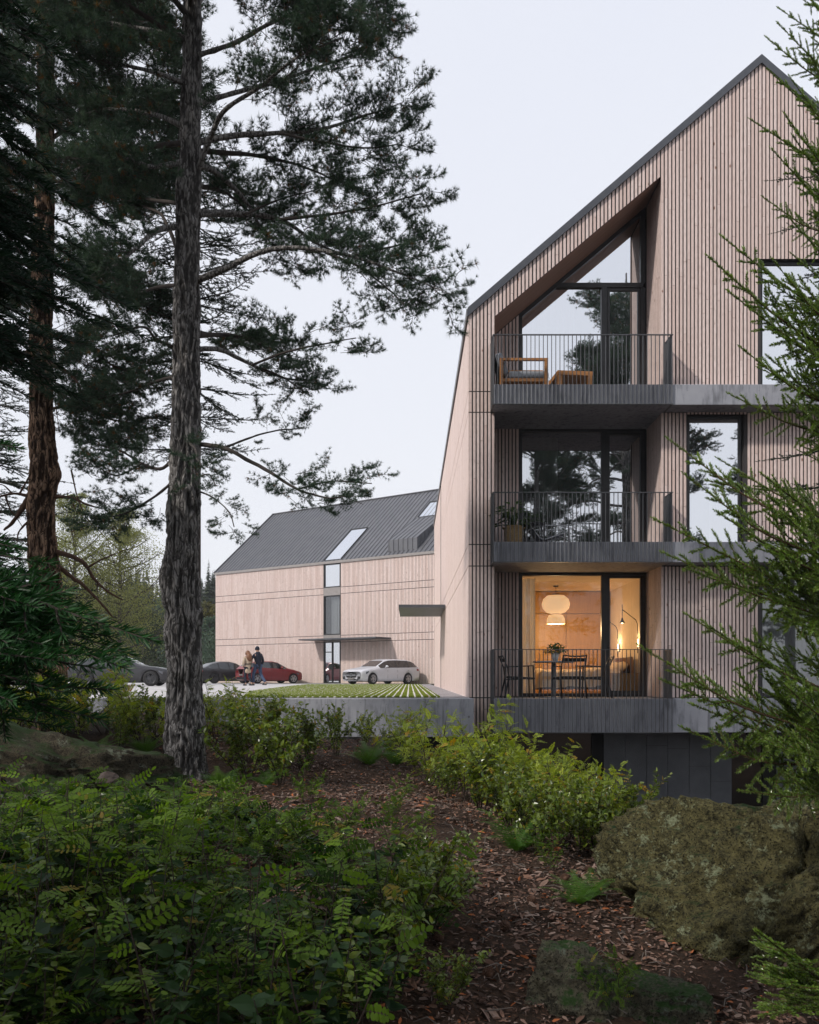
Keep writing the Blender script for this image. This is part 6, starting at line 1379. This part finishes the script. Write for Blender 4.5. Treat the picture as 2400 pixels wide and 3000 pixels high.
# unseen pines: rear ones mirrored in the panes, nearer ones added to shade the foreground
for x, y, r, s in ((6.5, -7.5, 40, 1.22), (11.6, -9, 200, 1.72), (2.5, -9.5, 120, 1.25), (18.5, -7, 300, 1.2), (-3.5, -5.5, 75, 1.1), (-6.4, .5, 150, .56), (-12.5, 6, 250, 1.1), (1.0, -1.2, 215, 1.3), (-2.0, -3.8, 20, 1.25)):
    c = copy_tree(pine, None, 'tall pine out of view, one of a stand mirrored in the panes and added to shade the foreground', 'unseen pines for reflections and added shade')
    c.rotation_euler.z = math.radians(r); c.scale = (s,) * 3; c.location = (x, y, gz(x, y) + 1.0 * (s - 1))
    # far from the lens: limbs merge with the crown
# pale trees beyond the drive
tm, cm_ = leafy_tree(10.3, 2.9, 60, 30000, ('larch', 'twig'), .08, .16, .75); tm2, cm2 = leafy_tree(9.4, 3.0, 60, 30000, ('larch', 'twig'), .08, .12, .6)
for (sx, lab, a, bb) in ((215, 'airy pale green tree behind the red-brown pine trunk', tm, cm_), (352, 'airy pale green tree just left of the grey pine trunk', tm2, cm2)):
    p = P(sx, 2000, 48); t = thing('deciduous_tree', lab, 'tree', (p.x, p.y, 0), RNG.uniform(0, 6), 'pale trees beyond the drive'); link('trunk', a, t); link('crown', bb, t)
bl = [leafy_tree(6.6, 3.2, 30, 6000, (c, 'twig'), .2, .05, .5, dens=1) for c in ('farblue', 'far', 'faryellow')]
for k, (sx, Yd, s, c, lab) in enumerate(((612, 84, .95, 0, 'grey-green bushy tree at the left corner of the far building'), (560, 88, 1.0, 0, 'grey-green bushy tree hidden behind the grey pine trunk'), (505, 92, 1.0, 1, 'dark bushy tree left of the grey pine trunk, beyond the drive'), (420, 90, 1.1, 1, 'dark bushy tree behind the grey saloon'), (625, 104, 1.35, 2, 'yellowish tree rising behind the grey-green bushy tree'), (330, 95, 1.2, 1, 'dark bushy tree behind the pale trees'), (215, 92, 1.2, 1, 'dark bushy tree behind the red-brown pine'), (110, 90, 1.2, 1, 'dark bushy tree beyond the close fir'), (480, 110, 1.4, 0, 'tall grey-green tree far behind the grey saloon'), (20, 90, 1.2, 1, 'dark bushy tree at the far left edge'))):
    p = P(sx, 2000, Yd); t = thing('far_tree', lab, 'tree', (p.x, p.y, gz(p.x, p.y)), RNG.uniform(0, 6), 'bushy trees beyond the drive'); t.scale = (s,) * 3; link('trunk', bl[c][0], t); link('crown', bl[c][1], t)
b = NB(); vs = [far_conifer(RNG.uniform(9, 13), RNG.uniform(2.4, 3.4), 420) for _ in range(5)]
n = 420; yy = 125 + 150 * RNG.uniform(0, 1, n); xx = -yy * RNG.uniform(.16, .62, n); zz = ground(xx, yy); pk = RNG.integers(0, 5, n)
for k, (V, f, T) in enumerate(vs):
    mk = pk == k; a = RNG.uniform(0, 6.28, mk.sum()); R = np.zeros((mk.sum(), 3, 3)); R[:, 0, 0] = np.cos(a); R[:, 0, 1] = -np.sin(a); R[:, 1, 0] = np.sin(a); R[:, 1, 1] = np.cos(a); R[:, 2, 2] = 1
    b.inst(V, f, T, R, np.stack([xx, yy, zz], 1)[mk], 0, RNG.uniform(.65, 1.15, mk.sum()), RNG.normal(0, .15, mk.sum()))
tag(link('far_wood', b.mesh('far_wood', MT['far'])), 'dark conifer wood covering the hill beyond the far building', 'wood', kind='stuff')

# ------------------------------------------------------------ shrubs, ferns, saplings
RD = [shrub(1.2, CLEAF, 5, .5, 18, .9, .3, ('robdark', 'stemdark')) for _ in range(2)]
RB = [shrub(1.2, CLEAF, 7, .5, 20, .88, .22, ('robinia', 'stemdark')) for _ in range(4)]
OB = [shrub(.9, OLEAF, 8, .5, 46, 1.12, .15, ('ovate', 'stemdark'), side=6) for _ in range(4)]
FB_ = [fern(.5, 11) for _ in range(3)]
def plant(kind, k, dx, dy, s, label, group, name, cat, y0=3.2, y1=17, rz=None):
    p = hit(dx, dy, y0, y1); t = thing(name, label, cat, tuple(p - [0, 0, .02]), RNG.uniform(0, 6.28) if rz is None else rz, group); t.scale = (s,) * 3
    if kind == 'fern': link('fronds', FB_[k % 3], t)
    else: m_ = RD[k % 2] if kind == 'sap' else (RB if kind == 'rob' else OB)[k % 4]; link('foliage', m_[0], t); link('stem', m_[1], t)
    return t
SH = [('rob', 905, 1655, 0.80, 'yellow-green compound-leaf shrub below the right end of the concrete wall'), ('rob', 985, 1690, 0.86, 'tallest yellow-green shrub, its tips crossing the wall corner under the slatted strip'), ('rob', 1060, 1715, 0.82, 'yellow-green shrub under the left end of the lowest balcony'), ('rob', 1135, 1742, 0.69, 'yellow-green shrub under the middle of the lowest balcony'), ('rob', 1205, 1768, 0.69, 'yellow-green shrub just left of the slate-clad basement wall'), ('rob', 1010, 1655, 0.72, 'yellow-green shrub at the back of the right-hand thicket, below the wall corner'), ('rob', 1105, 1690, 0.71, 'yellow-green shrub at the back of the thicket, below the bistro table'), ('rob', 1160, 1720, 0.73, 'low yellow-green shrub inside the right-hand thicket'), ('rob', 950, 1665, 0.57, 'low yellow-green shrub at the left front of the right-hand thicket'), ('rob', 1260, 1775, 0.53, 'yellow-green shrub against the slate-clad basement wall'),
    ('rob', 1038, 1702, .68, 'yellow-green shrub filling the middle of the right-hand thicket'), ('rob', 1088, 1728, .62, 'low yellow-green shrub at the front of the thicket, above the bright mid-slope fern'), ('rob', 1172, 1752, .62, 'low yellow-green shrub at the right front of the thicket'),
    ('ovate', 1010, 1705, .72, 'glossy bush in front of the tallest yellow-green shrub'), ('ovate', 1080, 1750, .78, 'glossy bush between the yellow-green thicket and the bright mid-slope fern'), ('ovate', 945, 1680, .6, 'low glossy bush at the left foot of the yellow-green thicket'), ('ovate', 1262, 1805, .7, 'glossy bush nearest the left end of the huge boulder'), ('ovate', 1340, 1782, .6, 'glossy bush just behind the left crest of the huge boulder'),
    ('ovate', 1130, 1785, .75, 'glossy-leaved bush in front of the yellow-green thicket, above the bright fern'), ('ovate', 1220, 1800, .68, 'glossy-leaved bush left of the huge boulder'), ('ovate', 1300, 1790, .72, 'glossy-leaved bush touching the left shoulder of the huge boulder'), ('ovate', 1385, 1765, .45, 'glossy-leaved bush rising behind the boulder crest'), ('ovate', 1190, 1770, .7, 'glossy-leaved bush in the middle of the right-hand thicket'),
    ('ovate', 520, 1640, .9, 'glossy bush immediately right of the grey pine trunk'), ('ovate', 590, 1650, .95, 'largest glossy bush on the mulch slope below the concrete wall'), ('ovate', 650, 1622, .8, 'glossy bush left of the small fern at the wall foot'), ('ovate', 480, 1605, .9, 'glossy bush close behind the grey pine trunk'), ('ovate', 705, 1590, .75, 'glossy bush in front of the middle of the concrete wall'), ('ovate', 770, 1570, .6, 'small glossy bush in front of the wall below the white car'), ('ovate', 560, 1600, .85, 'glossy bush behind the largest one on the slope'),
    ('rob', 455, 1560, .72, 'compound-leaf shrub right of the trunk, below the black car'), ('rob', 505, 1560, .66, 'compound-leaf shrub below the walking couple'), ('rob', 548, 1568, .62, 'compound-leaf shrub at the left end of the concrete wall'),
    ('rob', 225, 1545, .85, 'tall compound-leaf shrub in front of the grey saloon'), ('ovate', 285, 1552, .72, 'glossy bush in front of the grey saloon bonnet'), ('ovate', 335, 1560, .8, 'glossy bush immediately left of the grey pine trunk'), ('ovate', 165, 1545, .8, 'glossy bush under the fir frond tips'), ('ovate', 95, 1552, .95, 'dark glossy bush behind the rock ledge'), ('ovate', 40, 1558, .95, 'dark glossy bush at the left edge behind the ledge'), ('rob', 130, 1565, .8, 'compound-leaf shrub growing over the back of the rock ledge'), ('rob', 20, 1575, .85, 'compound-leaf shrub at the left edge behind the ledge'), ('rob', 300, 1575, .75, 'low compound-leaf shrub behind the ledge, left of the trunk'), ('ovate', 250, 1578, .7, 'low glossy bush behind the middle of the ledge'),
    ('rob', 860, 1610, .75, 'thin yellow-green sprig against the concrete wall, left of the thicket'), ('ovate', 820, 1590, .5, 'small glossy sprig at the wall foot beside the ferns'),
    ('ovate', 905, 1965, .62, 'glossy bush at the right edge of the foreground undergrowth'), ('ovate', 965, 1905, .5, 'small glossy bush leaning over the bare mulch'), ('ovate', 850, 2040, .62, 'glossy bush at the lower right of the undergrowth'), ('ovate', 940, 2125, .35, 'glossy seedling on the bottom edge beside the mulch'),
    ('sap', 700, 1800, .42, 'compound-leaf sapling on the upper rim of the undergrowth'), ('sap', 560, 1830, .5, 'compound-leaf sapling below the right end of the ledge'), ('sap', 810, 1740, .33, 'lone compound-leaf seedling on the bare mulch'), ('sap', 640, 1690, .3, 'lone seedling below the largest glossy bush'), ('sap', 860, 1850, .4, 'compound-leaf sapling at the right rim of the undergrowth'),
    ('sap', 1300, 2135, .30, 'seedling in front of the flat rock at the bottom edge'), ('sap', 1160, 1840, .2, 'tiny seedling on the mulch above the small fern')]
for k, (kind, dx, dy, s, lab) in enumerate(SH):
    plant(kind, k, dx, dy, s, lab, 'compound-leaf shrubs on the slope' if kind in ('rob', 'sap') else 'glossy-leaved bushes on the slope', 'shrub', 'shrub')
FE = [(1090, 1792, .85, 'large bright fern left of the glossy bushes, in mid-slope'), (1238, 1895, .6, 'fern left of the huge boulder, at its foot'), (778, 1612, 1.0, 'bright fern at the foot of the concrete wall'), (835, 1612, .9, 'fern beside the yellow-green thicket at the wall foot'), (655, 1570, .9, 'fern in front of the wall behind the glossy bushes'), (462, 1662, .7, 'fern at the right side of the grey pine trunk base'), (560, 1655, .6, 'small fern among the glossy bushes right of the trunk'), (305, 1590, .9, 'fern behind the ledge, left of the grey pine trunk'), (200, 1592, .8, 'fern growing behind the middle of the ledge'), (70, 1810, .85, 'fern below the left end of the ledge'), (40, 2120, .8, 'dark fern in the lower left corner'), (215, 2150, .8, 'dark fern on the bottom edge, right of the corner fern'), (800, 1870, .75, 'fern at the upper right of the undergrowth'), (935, 1870, .7, 'fern leaning out over the bare mulch'), (690, 1860, .6, 'fern inside the upper undergrowth'), (1215, 1905, .5, 'little fern just left of the boulder-foot fern'), (120, 1790, .7, 'fern under the ledge, second from the left edge')]
for k, (dx, dy, s, lab) in enumerate(FE): plant('fern', k, dx, dy, s, lab, 'ferns on the slope', 'fern', 'fern')
# dense mixed undergrowth in the foreground
seeds = []
while len(seeds) < 900:
    x = RNG.uniform(-3.4, .75); y = RNG.uniform(3.55, 8.6); z = gz(x, y); dx = (1200 + x / y * F) / DS; dy = (1984 - (z - CZ) / y * F) / DS
    if dx < -120 or dy > 2420: continue
    lim = np.interp(dy, [1700, 1740, 1880, 2000, 2156, 2400], [-200, 520, 900, 860, 800, 760])
    if vnoise(np.array([[x * 1.6, y * 1.6, 4.2]]))[0] < -.12: continue
    if dx < lim + RNG.normal(0, 35): seeds.append((x, y, z))
def undergrowth(name, seeds, SET, mats, nl, hh, lsz):
    fb = NB(); pos = []; dr = []; tn = []; sz = []
    for (x, y, z) in seeds:
        h = RNG.uniform(*hh) * float(np.interp(y, [3.5, 5.5, 7.2, 8.5], [1.15, 1.0, .66, .5])); lean = RNG.normal(0, .16, 2); top = np.array([x + lean[0], y + lean[1], z + h]); base_ = np.array([x, y, z - .02]); t0 = np.clip(RNG.normal(.40, .30), 0, .8)
        V, q_ = tube_np(np.array([base_, (base_ + top) / 2 + [*RNG.normal(0, .02, 2), 0], top]), [.005, .004, .002], 4); fb.add(V, q_, .5, 1)
        n = int(RNG.integers(*nl)); a0 = RNG.uniform(0, 6.28)
        for k in range(n):
            t = .35 + .65 * k / max(1, n - 1); a = a0 + k * 2.4; pos.append(base_ + (top - base_) * t); dr.append((math.cos(a), math.sin(a), RNG.uniform(-.35, .6))); tn.append(.95 if RNG.uniform() < .025 else np.clip(t0 + RNG.normal(0, .1), 0, .86)); sz.append(lsz * RNG.uniform(.75, 1.2))
    put_set(fb, SET, pos, np.array(dr), sz, tn, upn=.6); return link(name, fb.mesh(name, [MT[mats], MT['stemdark']]))
ov2 = []
for _ in range(4):
    _b = NB(); _v, _q = ovate_leaf(.085 * RNG.uniform(.85, 1.2), .055 * RNG.uniform(.85, 1.15)); _b.add(_v, _q, 0, 0); ov2.append(_b.arrays())
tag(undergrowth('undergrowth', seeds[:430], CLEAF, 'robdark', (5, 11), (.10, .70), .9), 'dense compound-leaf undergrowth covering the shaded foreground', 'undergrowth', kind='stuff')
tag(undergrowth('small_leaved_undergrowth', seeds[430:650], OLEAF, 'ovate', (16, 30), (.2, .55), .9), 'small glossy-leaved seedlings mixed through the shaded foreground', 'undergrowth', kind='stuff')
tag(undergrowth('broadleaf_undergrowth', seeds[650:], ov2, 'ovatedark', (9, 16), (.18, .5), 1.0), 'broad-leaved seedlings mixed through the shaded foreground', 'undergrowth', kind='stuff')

# ------------------------------------------------------------ air
m, nt, out = newmat('haze_air'); vp = nt.nodes.new('ShaderNodeVolumePrincipled'); vp.inputs['Color'].default_value = (.93, .95, 1, 1); vp.inputs['Density'].default_value = .0005; vp.inputs['Anisotropy'].default_value = .3; nt.links.new(vp.outputs[0], out.inputs['Volume'])
b = MB(); b.box(-345, 345, -80, 345, -4.5, 36); tag(b.build('haze', m), kind='stuff')
# ------------------------------------------------------------ light, sky, camera
sd = Vector((-.62, -.46, .63)).normalized()
sun = bpy.data.lights.new('sun', 'SUN'); sun.energy = 2.9; sun.angle = math.radians(3.5); sun.color = (1, .93, .86); so = bpy.data.objects.new('sun', sun); COL.objects.link(so); so.rotation_euler = (-sd).to_track_quat('-Z', 'Y').to_euler()
lp = bpy.data.lights.new('pendant_light', 'POINT'); lp.energy = 68; lp.color = (1, .66, .34); lp.shadow_soft_size = .12; o = bpy.data.objects.new('pendant_light', lp); COL.objects.link(o); o.location = (3.5, 21.3, 1.55)
for y, z in ((19.75, 1.16), (21.65, 1.12)):
    lp = bpy.data.lights.new('wall_lamp_light', 'POINT'); lp.energy = 7; lp.color = (1, .62, .3); lp.shadow_soft_size = .03; o = bpy.data.objects.new('wall_lamp_light', lp); COL.objects.link(o); o.location = (4.99, y, z + .14)
w = bpy.data.worlds.new('World'); SC.world = w; w.use_nodes = True; nt = w.node_tree; nt.nodes.clear()
out = nt.nodes.new('ShaderNodeOutputWorld'); bg = nt.nodes.new('ShaderNodeBackground'); bg.inputs[1].default_value = .1; nt.links.new(bg.outputs[0], out.inputs[0])
sky = nt.nodes.new('ShaderNodeTexSky'); sky.sky_type = 'NISHITA'; sky.sun_disc = False; sky.sun_elevation = math.asin(sd.z); sky.sun_rotation = math.atan2(sd.x, sd.y); sky.air_density = 1.0; sky.dust_density = 3.0
tc = nt.nodes.new('ShaderNodeTexCoord'); sp = nt.nodes.new('ShaderNodeSeparateXYZ'); nt.links.new(tc.outputs['Generated'], sp.inputs[0])
cl = noise(nt, tc.outputs['Generated'], 2.2, 4)
over = mixc(nt, ramp(nt, sp.outputs[2], .02, .62), (9.9, 10.0, 10.3), (8.4, 8.75, 9.9)); over = mixc(nt, ramp(nt, cl, .3, .75), over, (9.0, 9.25, 10.0))
nt.links.new(mixc(nt, .93, sky.outputs[0], over), bg.inputs[0])
cam = bpy.data.cameras.new('camera'); co_ = bpy.data.objects.new('camera', cam); COL.objects.link(co_); SC.camera = co_
co_.location = (0, 0, CZ); co_.rotation_euler = (math.radians(90), 0, 0); cam.sensor_fit = 'HORIZONTAL'; cam.sensor_width = 36; cam.lens = 36 * F / 2400; cam.shift_y = (1984 - 1500) / 2400; cam.clip_start = .05; cam.clip_end = 2000
SC.view_settings.view_transform = 'Standard'; SC.view_settings.look = 'None'; SC.view_settings.exposure = 0; SC.view_settings.gamma = 1
cy = SC.cycles; cy.max_bounces = 8; cy.diffuse_bounces = 4; cy.glossy_bounces = 4; cy.transmission_bounces = 6; cy.transparent_max_bounces = 12; cy.caustics_reflective = False; cy.caustics_refractive = False; cy.use_denoising = True; cy.denoising_prefilter = 'ACCURATE'; cy.sample_clamp_indirect = 6
